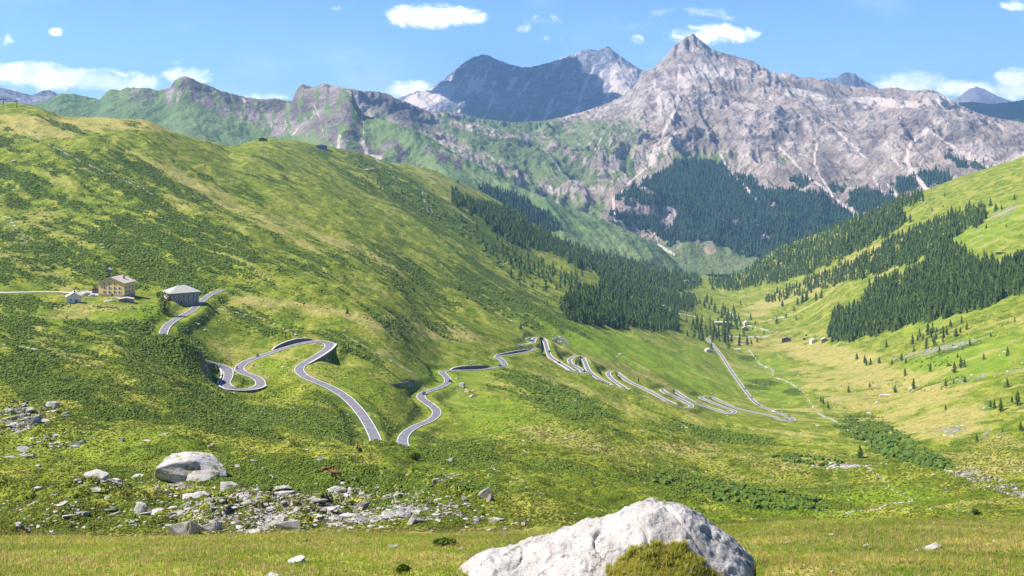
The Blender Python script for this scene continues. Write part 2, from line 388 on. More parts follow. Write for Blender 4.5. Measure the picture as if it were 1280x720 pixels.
# ---- roads, traced on the smooth slopes
def catmull(pts, step=1.5):
    P = np.array(pts, float); P = np.vstack([2*P[0]-P[1], P, 2*P[-1]-P[-2]]); out = []
    for i in range(1, len(P)-2):
        n = max(2, int(np.hypot(*(P[i+1]-P[i]))/step))
        for k in range(n):
            t = k/n; out.append(.5*((2*P[i])+(P[i+1]-P[i-1])*t+(2*P[i-1]-5*P[i]+4*P[i+1]-P[i+2])*t*t+(-P[i-1]+3*P[i]-3*P[i+1]+P[i+2])*t**3))
    out.append(P[-2]); return np.array(out)
def trace(pts, smooth=3.0, step=2.0, ymin=0, step_px=1.0):
    c = catmull(pts, step_px); W = [G.hit(a, b, ymin) for a, b in c]; W = np.array([h[:3] for h in W if h])
    d = np.concatenate([[0], np.cumsum(np.hypot(*np.diff(W[:,:2], axis=0).T))]); n = max(4, int(d[-1]/step))
    s = np.linspace(0, d[-1], n); W = np.stack([np.interp(s, d, W[:,i]) for i in range(3)], -1)
    if smooth > 0:
        r = int(3*smooth); k = np.exp(-.5*(np.arange(-r,r+1)/smooth)**2); k /= k.sum()
        pad = np.vstack([W[:1]+(W[:1]-W[1:r+1][::-1]), W, W[-1:]+(W[-1:]-W[-r-1:-1][::-1])]) if len(W) > r+1 else np.pad(W, ((r,r),(0,0)), mode='edge')
        W = np.stack([np.convolve(pad[:,i], k, 'valid') for i in range(3)], -1)
    return W
ROAD_UP = [(278,362),(262,369),(250,378),(240,388),(222,398),(209,407),(204,417),(205,429),(215,437),(235,443),(252,448),(263,453),(277,457),(285,463),(285,472),(281,481),(290,487),(305,488),(320,486),(326,480),(322,473),(312,469),(303,466),(298,461),(308,452),(330,444),(350,437),(370,431),(390,427),(405,427),(413,431),(404,440),(388,450),(376,457),(374,464),(383,472),(400,479),(418,487),(435,499),(450,515),(460,530),(468,546),(472,560)]
ROAD_MID = [(507,563),(503,552),(507,542),(520,533),(537,526),(546,517),(541,508),(527,499),(528,492),(545,486),(559,479),(558,471),(552,465),(570,463),(600,462),(622,459),(631,457),(627,450),(621,446),(640,443),(662,439),(669,436)]
ROAD_LOW = [(655,431),(666,428),(668,423),(675,422),(681,427),(684,437),(688,446),(697,452),(709,459),(718,465),(729,466),(723,460),(715,456),(712,450),(718,446),(726,446),(731,452),(735,462),(743,470),(757,478),(771,485),(782,487),(776,482),(766,475),(760,467),(767,464),(776,470),(788,478),(809,488),(830,499),(848,508),(859,510),(864,507),(850,499),(832,491),(828,487),(840,487),(853,495),(870,504),(895,512),(912,517),(918,514),(902,508),(884,501),(876,497),(887,496),(903,503),(920,510),(940,515),(960,519),(978,525),(991,525),(985,521),(966,514),(950,507),(940,499),(927,482),(915,465),(902,445),(892,432),(885,424),(893,419),(905,416)]
ROAD_FARM = [(-120,372),(-40,367),(0,366),(40,365),(80,365),(105,368),(130,369)]
road_paths = []
for nm, pts, hw, sm in (('up', ROAD_UP, 2.45, 2.0), ('mid', ROAD_MID, 2.35, 2.0), ('low', ROAD_LOW, 2.5, 1.5), ('farm', ROAD_FARM, 2.2, 3.0)):
    W = trace(pts, sm, ymin=(300 if nm != 'farm' else 500)); road_paths.append((nm, W, hw))
    print(nm, len(W), W[:,1].min(), W[:,1].max())

# ---- relief noise
X, YY = G.X, G.YY
ca, sa = math.cos(math.radians(50)), math.sin(math.radians(50))
A_ = X*ca-YY*sa; B_ = X*sa+YY*ca      # along / across the grain of the slopes
dz = np.zeros_like(X)
sp = .0014*YY
for lam, amp, sd in ((260,6.0,1),(120,6.0,2),(60,4.2,3),(30,1.7,4),(15,.95,5),(7,.7,6),(3.5,.36,7),(1.6,.15,8),(.7,.06,9),(.3,.02,10)):
    wgt = sstep(YY, 1.0*lam, 4*lam)*sstep(lam/sp, 2.0, 4.0)
    ys = slice(int(np.searchsorted(Yg, lam)), len(Yg))
    if lam >= 15: nn = perlin(A_[ys]/(lam*2.0), B_[ys]/lam, sd)
    else: nn = perlin(X[ys]/lam, YY[ys]/lam, sd)
    if 15 <= lam <= 60: nn = .5-1.4*np.abs(nn)
    dz[ys] += wgt[ys]*amp*nn
dz *= (1-.75*sstep(YY, 3000, 4500))*(.20+.80*sstep(YY, 45, 110))
# hummocks of the rocky knoll
R0 = G.R
kn = sstep(YY, 100, 130)*(1-sstep(YY, 300, 380))
dz += kn*(.9*np.abs(perlin(X/9, YY/14, 31))+1.3*perlin(X/28, YY/34, 32))
PX0 = np.repeat(pxg[None,:], len(Yg), 0)
outc = ell(PX0, R0, [(330,640,160,32,2,1),(450,628,100,30,0,.9),(550,640,80,24,3,.8),(80,640,110,26,6,.8),(40,520,50,22,0,.9),(65,555,60,16,-8,.7)])*kn
tt_ = fbm(X/21+YY/60, YY/13, 4, 33)
dz += outc*5.0*(np.floor(tt_*5)/5-tt_+.08)+outc*.5*np.abs(perlin(X/3.3, YY/3.3, 35))
Z0 = G.Z.copy()
G.Z = Z0+dz
# ---- benches for roads and house yards
dist = np.full(X.shape, 1e9); zp = np.zeros_like(X)
def stamp(P, rad):
    for x, y, z in P:
        i0, i1 = np.searchsorted(Yg, (y-rad, y+rad)); pc = 640+F*x/y; dp = rad/y*F*1.05+2
        j0, j1 = np.searchsorted(pxg, (pc-dp, pc+dp))
        if i1 <= i0 or j1 <= j0: continue
        d = np.hypot(X[i0:i1,j0:j1]-x, YY[i0:i1,j0:j1]-y); sub = dist[i0:i1,j0:j1]; m_ = d < sub
        sub[m_] = d[m_]; zp[i0:i1,j0:j1][m_] = z
for nm, W, hw in road_paths: stamp(W[::3], 60)
G.Z = Z0+dz*(.12+.88*sstep(dist, 8, 58))
# a shrubby hump hides the stretch of road below the inn
for bx, by, bh, s1, s2 in ((208,448,4.5,22,15),(226,453,5.2,20,14),(242,458,4.2,14,12)):
    h = G.hit(bx, by, 300); G.Z += bh*np.exp(-((X-h[0])/s1)**2-((YY-h[1])/s2)**2)
dist[:] = 1e9
for nm, W, hw in road_paths: stamp(W, 15)
yard = []
for a, b in ((96,373),(112,369),(128,368),(146,369),(160,371),(145,362),(228,376),(205,377),(243,374)):
    h = G.hit(a, b, 500); yard.append(h[:3])
yd = np.array(yard)
G.Z -= 1.5*(sstep(pxg, 566, 640)*(1-sstep(pxg, 915, 965)))[None,:]*(1-sstep(YY, 13.6, 15.2))
wb = 1-sstep(dist, 5.5, 12.5)
G.Z = G.Z*(1-wb)+(zp-.12)*wb
for (bx, by, bh, s1, s2) in ((420,446,6,9,12),(335,492,6,10,10),(322,498,4,8,8),(352,424,-3.5,12,7),(372,422,-4.0,12,7),(590,457,-2.5,22,8)):
    h = G.hit(bx, by, 300); G.Z -= bh*np.exp(-((X-h[0])/s1)**2-((YY-h[1])/s2)**2)*sstep(dist, 3.3, 5.2)
roaddist = dist.copy()
# ease the notch between the two roads below the crest
i0, i1 = np.searchsorted(Yg, (330, 620)); j0, j1 = np.searchsorted(pxg, (474, 516))
sub = G.Z[i0:i1, j0-20:j1+20]; bl = blur(blur(sub, 5, 1), 10, 0)[:, 20:-20]
wn = sstep(dist[i0:i1, j0:j1], 3.5, 7)*(sstep(pxg[j0:j1], 474, 482)*(1-sstep(pxg[j0:j1], 506, 516)))[None,:]
G.Z[i0:i1, j0:j1] = G.Z[i0:i1, j0:j1]*(1-wn)+bl*wn
G.freeze(); PXg = np.repeat(pxg[None,:], len(Yg), 0); R = G.R
print('relief', round(time.time()-T0,1))

# ---- what grows where
an = fbm(A_/230, B_/30, 6, 40, .6)                   # streaks with the slope
an2 = fbm(X/60, YY/60, 4, 50)
SHRUB = [(80,300,200,60,28,.8),(230,290,130,40,30,.8),(190,230,120,22,28,.7),(120,340,200,22,5,.75),(120,430,150,40,18,.95),(60,470,120,35,15,.9),(200,480,70,28,20,.75),(330,400,55,22,5,.62),(300,345,120,18,22,.6),
 (520,250,105,20,33,1.0),(450,225,40,10,30,1.0),(620,300,70,18,35,.95),(480,340,100,22,20,.65),(620,360,90,28,30,.85),(700,400,60,16,25,.6),(440,432,60,14,14,.6),(500,400,60,12,10,.5),
 (700,500,80,20,20,.95),(640,480,35,12,10,.6),(850,605,75,20,8,.95),(960,625,90,16,6,.9),(1105,550,62,20,25,1.1),(1150,575,55,12,15,.9),(1000,575,60,8,5,.8),(560,560,90,18,5,.7),(420,530,90,20,10,.75),(250,520,90,22,12,.7),
 (90,520,90,20,5,.6),(600,590,40,20,0,.65),(440,580,60,10,0,.3),(700,590,60,15,20,.5),(950,480,22,7,0,1.0),(935,447,14,5,0,1.0),(990,490,14,5,0,.7),(920,545,50,10,8,.7),(1200,420,80,20,-20,.45),(1150,480,80,12,0,.35),(430,195,42,9,12,.9),
 (1020,610,50,10,0,.7),(1230,560,60,12,0,.4),(860,540,70,12,10,.6),(100,215,120,18,20,.5),(1180,640,60,8,0,.35),(310,475,30,6,0,.3)]
TAN = [(1120,495,110,32,15,.5),(1190,540,110,18,10,.5),(1040,445,70,14,12,.7),(960,430,70,10,0,.4),(150,155,150,7,3,.9),(60,160,80,10,0,.7),(510,408,100,12,9,.7),(350,382,80,9,8,.65),(280,250,140,9,28,.55),(420,300,120,9,26,.45),
 (700,545,90,12,12,.55),(1000,365,90,10,-22,.45),(1060,330,80,8,-25,.45),(640,690,760,30,0,.95),(760,690,760,22,0,.95),(850,560,60,10,0,.5),(110,385,50,6,0,.9),(90,395,40,5,0,.6),(540,440,60,8,0,.4),(1230,580,80,14,5,.6),(790,415,60,12,15,.4),(760,455,60,9,20,.4),
 (170,620,120,12,0,.3),(950,600,40,10,0,.3),(1050,640,90,10,0,.3),(500,190,50,6,8,.5),(540,222,60,6,22,.45),(230,390,50,6,5,.3)]
ROCKM = [(330,640,150,30,2,.74),(200,630,60,12,0,.5),(60,640,60,14,5,.6),(110,600,60,8,4,.5),(450,632,95,28,0,.7),(550,640,70,20,3,.6),(30,520,45,20,0,.6),(65,555,60,12,-8,.45),(560,595,35,8,10,.45),(230,610,60,8,5,.7),(618,652,45,8,0,.5),
 (1230,600,70,10,18,.6),(1170,437,60,4,-13,.75),(1230,470,70,4,-10,.55),(1110,480,30,4,0,.35),(1210,540,80,8,5,.5),(1060,582,45,4,0,.8),(1255,330,25,10,-20,.5),(1255,265,20,8,-30,.6),(1210,350,10,5,0,.6),(700,425,14,5,20,.7),(960,462,40,6,10,.4),
 (990,445,30,5,0,.4),(575,490,22,4,30,.4),(20,290,30,6,45,.5),(100,205,60,3,35,.45),(535,262,8,4,10,.8),(650,432,4,3,0,.8),(940,560,4,3,0,.3)]
LUSH = [(620,520,80,20,15,.6),(760,430,110,25,18,.8),(860,460,60,25,20,.7),(1110,620,70,12,0,.9),(960,470,50,25,30,.5),(1000,640,110,6,4,.8),(1210,450,90,25,-15,.7),(200,390,60,10,0,.8),(100,395,80,10,0,.6),(430,590,120,10,0,.6),(330,460,30,10,0,.8),(860,640,60,10,20,.5),(1200,380,90,20,-20,.5),(560,470,60,15,0,.5),(450,480,40,20,20,.5),(390,712,50,9,0,.9),(1220,290,70,25,-25,.5),(100,560,160,20,0,.5)]
VIS = (R <= G.M+6)
sh = ell(PXg, R, SHRUB)*VIS
clump = fbm(A_/34, B_/9, 4, 71); big = fbm(A_/190, B_/45, 4, 73); shrub = np.clip(sh*(.86+1.0*an+1.3*clump+1.3*big)+(.75*sstep(an+.6*clump+.8*big, -.02, .5)+.3*sstep(an2+.5*clump, .1, .6))*sstep(YY, 90,140)*(1-.5*sstep(YY,2000,3000))*(1-.55*sstep(PXg,470,640))*(1-.5*sstep(PXg,850,1000)), 0, 1)
tan_ = np.clip(ell(PXg, R, TAN)*(1+.9*an2+.6*an)+.55*sstep(-an-.4*big, .0, .4)+(.20+.6*an2+.3*an)*sstep(PXg, 820, 1000)*sstep(YY, 500, 900), 0, 1)
tan_ = np.where(YY < 60, np.clip(.5+.5*an2+.9*fbm(X/2.6, YY/3.4, 3, 77), 0, 1), tan_)
rock = ell(PXg, R, ROCKM)*(.75+.8*fbm(X/14, YY/14, 3, 60))*VIS*sstep(YY, 60, 100)
gy, gx = np.gradient(G.Z, Yg, axis=0), np.gradient(G.Z, axis=1)/np.maximum(np.gradient(X, axis=1), 1e-6)
slope = np.hypot(gx, gy-gx*X/YY)
rock = np.clip(rock+.55*sstep(slope, 1.0, 1.6)*sstep(YY, 80, 200), 0, 1)
shrub = shrub*(1-sstep(rock, .3, .6))*(1-.95*ell(PXg, R, [(150,372,75,11,0,1),(225,378,30,10,0,1),(120,392,70,8,3,.8),(270,395,40,14,30,.7),(590,522,60,16,-20,.6)]))
lush = ell(PXg, R, LUSH)*VIS
PATHS = [([(1092,590),(1105,600),(1112,610),(1122,616),(1136,621),(1140,627),(1125,628),(1110,630),(1095,637),(1075,638),(1058,641)],1.1),
 ([(918,436),(935,437),(950,455),(965,462),(967,471),(982,476),(1000,487),(1010,497),(1017,510),(1027,519),(1045,527),(1058,536),(1072,545),(1080,551),(1095,560),(1110,567),(1132,575)],1.05),
 ([(1132,575),(1167,582),(1222,602),(1247,612),(1280,622),(1340,640)],.7),([(1030,582),(1055,583),(1080,582),(1092,590)],1.8),
 ([(470,199),(474,204),(468,210),(455,212)],.8),([(495,219),(488,224)],.6),([(600,575),(620,587),(650,600),(665,607)],.7),([(655,607),(690,622)],.35),
 ([(0,270),(12,272),(20,285),(45,303)],.5),([(30,163),(60,180),(95,198),(120,210),(180,236),(215,262)],.4),([(0,430),(50,437),(90,449)],.45),([(540,265),(532,258),(528,240)],.7),
 ([(270,385),(330,398),(365,416),(400,432)],.35),([(930,405),(950,411),(962,414),(960,420),(940,421),(915,421),(900,424)],1.0),([(905,388),(915,392),(925,400),(932,404)],.9),([(820,383),(850,392),(880,398)],.8),([(962,414),(990,420)],.4),([(960,400),(975,397),(990,395)],.5),([(120,366),(140,368),(150,371),(130,377)],1.5),([(428,418),(470,440),(520,468)],.3),([(90,365),(120,366),(145,369)],2.5)]
path = np.zeros_like(X)
for pts, w_ in PATHS:
    if w_ > .9: pts = [tuple(q) for q in catmull(pts, 3)]
    xs = [p[0] for p in pts]; ys_ = [p[1] for p in pts]
    j0, j1 = np.searchsorted(pxg, (min(xs)-15, max(xs)+15))
    d = polydist(PXg[:,j0:j1], R[:,j0:j1], pts); m_ = (d < 12) & VIS[:,j0:j1]
    path[:,j0:j1] = np.maximum(path[:,j0:j1], np.where(m_, (1-sstep(d, w_*.4, w_*1.1+.3))*np.clip(.75+.9*perlin(PXg[:,j0:j1]/5, R[:,j0:j1]/3, 8), 0, 1), 0))
path = np.maximum(path, (1-sstep(dist, 2.6, 4.0))*.35)
ground = G.mesh('ground', M_ground, {'mask':(shrub,tan_,rock), 'mask2':(path,lush,an*.5+.5)})
tag(ground, kind='structure')
G.masks = dict(shrub=shrub, tan=tan_, rock=rock, path=path, lush=lush)
print('ground', round(time.time()-T0,1))

# ------------------------------------------------------------------ mountains
def mountain(name, cols, sky, pxr, Yr, nY, mat, paint, relief, gully=0.5, step=1.3, seed=0, gain=.55, wid=.35):
    px = np.arange(pxr[0], pxr[1], step); lnY = np.linspace(math.log(Yr[0]), math.log(Yr[1]), nY)
    rows = profile_rows(cols, px, lnY, 10, .02)
    g = Grid(px, np.exp(lnY), rows); P = np.repeat(px[None,:], nY, 0)
    amp, lam = relief
    r0 = g.rows()
    ax = (P-gully*(r0-100))*np.exp(lnY.mean())/F; ay = r0*np.exp(lnY.mean())/F
    wx = fbm(g.X/lam/1.5, g.YY/lam/1.5, 2, seed+90)*lam*.5
    n = fbm((ax+wx)/lam, ay/lam/2.4+wx/lam, 6, seed, gain, ridged=True)
    n2 = fbm(g.X/lam*1.6+wx/lam, g.YY/lam*1.1, 6, seed+5, .55, ridged=True)
    base = sstep(np.repeat(np.linspace(0,1,nY)[:,None], len(px), 1), 0, .12)
    g.Z = g.Z+base*amp*(n*.55+n2*.65)
    rows = g.rows()
    tgt = ease(sky, px)+.9*perlin(px/5.0, px*0+seed, 3)+.5*perlin(px/2.1, px*0+seed, 4)
    for it in range(9):
        cur = rows.min(0); k = rows.argmin(0); cr = blur(lnY[k][None,:], 6, 1)[0]
        d = (tgt-cur)[None,:]
        if it < 4: d = blur(d, 26/step, 1); ww = wid
        elif it < 6: d = blur(d, 7/step, 1); ww = wid*.35
        else: ww = wid*.13
        W = np.exp(-((lnY[:,None]-cr[None,:])/ww)**2)*.98
        rows = rows+W*d
    g.Z = (HY-rows)/F*g.YY; g.freeze()
    slope_y = np.gradient(g.Z, g.Y, axis=0); slope_x = np.gradient(g.Z, axis=1)/np.gradient(g.X, axis=1)
    sl = np.hypot(slope_x, slope_y)
    masks, masks2 = paint(P, g.R, sl, n, g)
    masks = [np.clip(m_, 0, 1) for m_ in masks]; masks2 = [np.clip(m_, 0, 1) for m_ in masks2]
    o = g.mesh(name, mat, {'mask':masks, 'mask2':masks2}); tag(o, kind='structure'); g.masks = masks2
    print(name, round(time.time()-T0,1)); return g
def strokes(P, R, lst):
    out = np.zeros_like(P)
    for pts, w_, st in lst:
        ys_ = [p[1] for p in pts]; xs = [p[0] for p in pts]
        m_ = (P > min(xs)-12) & (P < max(xs)+12) & (R > min(ys_)-12) & (R < max(ys_)+12)
        if not m_.any(): continue
        wob = 1.2*perlin(R[m_]/9, P[m_]/9, 5)
        d = polydist(P[m_]+wob, R[m_], pts); out[m_] = np.maximum(out[m_], st*(1-sstep(d, w_*.25, w_*1.15+.5))*(.9+.6*perlin(P[m_]/4, R[m_]/7, 15)))
    return out

# main limestone peak, its green shoulder and the wooded foot
FOREST_POLY = [(764,262),(775,243),(800,228),(828,215),(850,199),(885,200),(905,206),(940,226),(965,238),(1000,238),(1030,245),(1062,262),(1075,285),(1000,330),(930,318),(900,305),(870,300),(840,305),(800,285),(770,275)]
MAIN_COLS = {300:[(260,4900),(200,5800),(122,7200),(170,8200)], 430:[(260,4900),(200,5600),(150,6400),(112,7200),(165,8200)],520:[(265,4900),(210,5500),(165,6400),(133,7200),(175,8200)],600:[(300,4700),(240,5400),(190,6200),(165,6900),(148,7600),(185,8600)],
 680:[(320,4700),(262,5400),(205,6200),(170,7000),(151,8000),(185,9000)],760:[(335,4700),(305,5050),(270,5400),(215,6100),(170,6900),(128,8200),(170,9200)],803:[(340,4700),(310,5050),(275,5400),(215,6100),(160,6900),(92,8600),(150,9600)],
 866:[(345,4700),(320,5050),(300,5300),(250,5800),(200,6400),(120,7700),(42,9000),(120,10000)],950:[(345,4700),(315,5100),(290,5400),(200,6300),(130,7500),(82,8800),(140,9800)],1050:[(340,4700),(300,5200),(200,6300),(140,7600),(100,8800),(150,9800)],
 1150:[(330,4700),(290,5100),(200,6200),(140,7500),(112,8600),(160,9600)],1220:[(325,4700),(280,5100),(190,6200),(150,7200),(135,8200),(180,9200)],1290:[(320,4700),(270,5100),(185,6200),(165,7000),(152,7800),(190,8800)],1600:[(320,4700),(270,5100),(200,6200),(185,7000),(178,7800),(210,8800)]}
MAIN_SKY = [(300,122),(365,127),(371,111),(378,106),(392,109),(405,105),(420,108),(440,111),(455,114),(470,114),(485,117),(495,123),(510,128),(525,135),(540,141),(553,140),(560,140),(580,143),(600,148),(640,153),(680,151),(700,147),(730,139),(755,131),(770,124),(785,116),(795,104),(803,89),(815,86),(824,78),(832,71),(838,62),(845,55),(852,51),(857,45),(862,46),(866,41),(872,47),(880,53),(888,60),(900,65),(915,69),(930,73),(942,76),(950,82),(963,88),(972,92),(985,90),(1000,97),(1015,97),(1030,100),(1048,106),(1065,108),(1080,109),(1098,111),(1120,109),(1135,113),(1150,113),(1158,111),(1170,114),(1185,122),(1200,131),(1215,138),(1230,144),(1260,150),(1290,155),(1400,165),(1600,178)]
CHUTES = [([(850,82),(848,110),(846,130),(838,150),(824,176),(817,192),(812,206)],2.6,1),([(812,206),(800,216),(788,227),(776,240),(768,247)],1.3,1),([(835,150),(822,180),(818,196),(828,185),(845,165)],2.2,.7),([(767,247),(766,262),(770,278)],2.4,.8),([(823,186),(815,204)],5,.8),
 ([(895,172),(903,200),(920,222),(935,236),(944,249)],1.7,1),([(944,249),(945,275),(953,300)],.6,.7),([(1020,145),(1040,158),(1058,174),(1070,186),(1082,197)],1.9,1),([(975,185),(990,200),(1005,216),(1020,228),(1035,240),(1060,262)],2.0,1),
 ([(1020,180),(1018,205),(1026,222),(1040,242)],1.8,1),([(1160,162),(1146,172),(1136,184),(1133,200),(1142,218),(1158,236)],3.2,1),([(1115,197),(1124,207),(1134,214)],2.0,.9),([(1090,220),(1097,231),(1106,244)],1.9,1),([(1107,228),(1116,238),(1122,246)],1.4,1),
 ([(1160,162),(1180,176),(1205,192),(1236,210)],1.6,.9),([(1160,190),(1150,205),(1145,215)],1.5,.8),([(870,95),(845,130),(830,118)],3,.6),([(965,70),(990,112),(1020,122)],2,.6),([(900,90),(880,112),(862,130)],3.0,.55),([(930,110),(900,140),(870,155)],2,.4),([(818,102),(820,112),(830,108)],3.5,.8),
 ([(745,145),(740,150)],1.4,.8),([(680,186),(690,200),(702,215)],.8,.7),([(755,165),(748,180),(740,195)],.8,.7),([(818,290),(822,305),(842,318)],2.2,.9),([(833,262),(845,270),(836,285),(833,300)],1.6,.4),([(993,130),(1010,160),(1000,190)],1.2,.5),([(1190,130),(1210,142)],2.5,.7),([(1135,120),(1160,138)],1.2,.6),([(980,96),(970,118),(985,135)],1.2,.5)]
def paint_main(P, R, sl, n, g):
    green = ell(P, R, [(700,168,110,22,-6,.9),(640,190,150,55,8,1.05),(560,165,60,30,20,.8),(760,190,60,48,0,.95),(800,170,30,40,-20,.55),(870,165,45,26,10,.42),(850,205,70,24,0,.85),(960,205,80,22,15,.55),(1010,180,60,12,25,.45),(700,250,90,30,15,.75),(870,315,60,20,0,.95),(880,338,100,24,0,1.4),(450,190,80,60,0,.85),(930,180,60,25,0,.33),(1000,200,50,20,20,.3),(1080,165,60,14,25,.25),(1260,165,60,10,0,.3),(1180,200,60,30,20,.2),(1050,190,30,12,0,.4)])
    cliffs = np.maximum(ell(P, R, [(600,162,40,6,14,.8),(560,175,22,9,30,.7),(655,170,30,7,10,.6),(685,180,28,9,28,.85),(715,193,28,7,25,.8),(765,200,16,6,15,.7),(730,238,40,12,5,1.0),(690,235,20,8,20,.8),(780,255,20,10,0,.9),(810,262,24,8,5,1.0),(830,275,10,10,0,.4),(575,195,18,9,15,.7),(640,215,30,8,20,.7),(610,200,30,8,20,.6),(540,150,14,8,20,.5),(800,195,16,20,0,.5),(745,205,30,6,10,.5)], .5)*sstep(fbm(P/6, R/14, 3, 77), -.35, .15), 0)
    green = green*(1-cliffs)*(1-.4*sstep(n, .3, .7))-.35*sstep(sl, 1.0, 1.6)
    scr = np.maximum(strokes(P, R, CHUTES), ell(P, R, [(880,88,24,10,10,.75),(862,100,16,12,0,.65),(905,92,30,8,12,.6),(1105,128,52,6,5,.8),(1010,118,30,5,14,.75),(1180,126,14,8,20,.6),(1180,60,10,5,0,0),(915,165,60,10,20,.3),(830,128,14,18,15,.6),(1290,190,20,10,0,.4)], .5))
    scr = np.maximum(scr, (.62*sstep(-n, -.05, .35)*sstep(P, 780, 860)*(1-sstep(R, 215, 260))))
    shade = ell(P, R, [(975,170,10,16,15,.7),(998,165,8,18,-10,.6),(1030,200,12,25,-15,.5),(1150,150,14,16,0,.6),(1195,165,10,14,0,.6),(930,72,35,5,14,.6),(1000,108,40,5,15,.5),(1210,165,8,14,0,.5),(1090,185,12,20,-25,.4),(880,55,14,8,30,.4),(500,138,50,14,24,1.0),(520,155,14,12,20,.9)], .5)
    poly = inpoly(P+12*fbm(R/12, P/12, 4, 9), R+9*fbm(P/12, R/12, 4, 10), FOREST_POLY)
    fo = poly*1.0*(1-np.maximum(cliffs, sstep(scr, .3, .5)*(R < 300)))
    fo = fo*(1-ell(P, R, [(835,272,10,16,20,.9),(810,238,14,5,20,.6),(905,215,20,6,50,.5),(920,278,8,5,0,.7),(958,295,8,5,0,.6),(795,262,25,6,0,.9),(965,255,5,3,0,.9)]))
    Pw, Rw = P+14*fbm(P/14, R/14, 3, 61), R+9*fbm(P/12, R/10, 3, 62)
    fo2 = ell(Pw, Rw, [(1165,222,26,10,5,.9),(1195,200,20,6,35,.8),(1130,232,16,10,0,.8),(1085,250,30,14,0,.8),(1040,235,16,6,20,.6),(1230,210,22,5,20,.6),(1000,228,14,6,0,.7)], .4)
    fo = np.maximum(fo, fo2*(1-sstep(scr, .3, .6)))*(g.R <= g.M+2)
    warm = np.maximum(strokes(P, R, [([(850,100),(846,130),(824,176),(814,206)],2.5,1)]), ell(P, R, [(860,105,12,8,0,.8),(1105,128,40,5,5,.3),(880,315,34,6,0,.8)], .5))
    return (green, scr, shade), (fo, warm, fo*0)
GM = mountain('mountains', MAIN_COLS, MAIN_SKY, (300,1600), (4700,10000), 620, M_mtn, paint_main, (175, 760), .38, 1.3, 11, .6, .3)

# green ridge on the left, its cliffs and the spur with the dry meadow
LEFT_COLS = {-400:[(330,3300),(240,3900),(180,4600),(150,5200),(190,6000)],40:[(300,3300),(220,3900),(170,4500),(131,5200),(180,6000)],140:[(300,3300),(220,3900),(168,4500),(112,5200),(160,6000)],230:[(310,3300),(230,3900),(190,4200),(150,4700),(97,5200),(150,5900)],
 300:[(320,3300),(235,3900),(205,4200),(172,4650),(120,5300),(160,6000)],380:[(320,3300),(250,3800),(210,4150),(172,4550),(107,5300),(150,6000)],450:[(330,3300),(260,3800),(220,4100),(180,4450),(143,4900),(185,5500)],520:[(330,3300),(270,3800),(225,4100),(190,4350),(162,4650),(200,5300)],
 600:[(340,3300),(290,3700),(250,3950),(225,4150),(207,4400),(250,5000)],700:[(350,3300),(315,3650),(285,3850),(267,4000),(256,4150),(300,4800)],780:[(360,3300),(335,3700),(310,3850),(293,4000),(285,4100),(330,4700)],850:[(370,3300),(350,3900),(342,4000),(335,4100),(360,4700)],1000:[(400,3300),(370,3900),(360,4000),(356,4100),(380,4700)]}
LEFT_SKY = [(-400,150),(0,140),(40,131),(60,124),(75,117),(90,117),(110,121),(125,124),(133,115),(140,111),(150,113),(158,109),(170,110),(185,110),(198,113),(212,110),(218,101),(224,97),(232,95),(240,98),(250,103),(262,107),(275,113),(290,117),(305,121),(325,124),(345,123),(365,127),(371,111),(378,105),(392,109),(405,104),(420,108),(440,112),(446,130),(455,144),(480,150),(520,163),(540,173),(560,186),(587,201),(610,213),(640,230),(680,246),(705,258),(740,268),(780,285),(822,306),(850,332),(900,350),(1000,362)]
def paint_left(P, R, sl, n, g):
    green = .98+0*P
    topd = R-ease(LEFT_SKY, P[0])[None,:]
    cl = (1-sstep(topd, 16, 42))*sstep(P, 190, 225)*(1-sstep(P, 430, 450))
    rockc = np.maximum(cl, ell(P, R, [(395,140,60,30,20,.8),(420,180,14,18,70,.9),(455,188,26,14,20,.8),(490,185,14,10,10,.85),(500,192,8,12,0,.9),(345,150,24,22,0,.75),(375,155,20,16,50,.7),(250,120,60,12,18,.9),(175,118,25,10,0,.5),(560,198,30,8,20,.85),(545,190,20,6,20,.8),(665,228,10,10,0,.3),(310,140,30,8,20,.6),(60,130,30,12,0,.4),(690,238,30,5,28,.8)], .5))
    rockc = rockc*sstep(fbm(P/7, R/22, 3, 5)+.25*n, -.35, .2)
    green = green-rockc*1.1-.4*sstep(sl, .95, 1.5)
    tan = ell(P, R, [(760,285,70,10,23,1.0),(790,300,50,9,20,1),(500,165,60,6,15,.3),(620,225,60,5,28,.3)], .4)
    scr = strokes(P, R, [([(425,170),(420,200),(428,210)],3,.8),([(452,175),(460,195),(475,197)],4,.8),([(453,142),(455,165),(448,180)],1.2,.8),([(355,150),(365,170),(372,160)],1.2,.6),([(300,120),(310,132)],3,.5),([(392,130),(400,150),(405,170)],1.4,.6)])
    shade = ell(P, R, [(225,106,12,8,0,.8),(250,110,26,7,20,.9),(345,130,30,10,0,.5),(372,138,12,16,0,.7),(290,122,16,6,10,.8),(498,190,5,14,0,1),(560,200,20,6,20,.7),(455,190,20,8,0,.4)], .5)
    fo = ell(P, R, [(650,262,60,12,27,.8),(60,240,1,1,0,0)], .4)
    return (green, np.maximum(scr, tan*0), shade), (fo, tan, fo*0)
M_left.node_tree
GL = mountain('hills', LEFT_COLS, LEFT_SKY, (-400,1000), (3300,6000), 420, M_left, paint_left, (44, 460), .25, 1.6, 23, .58, .25)

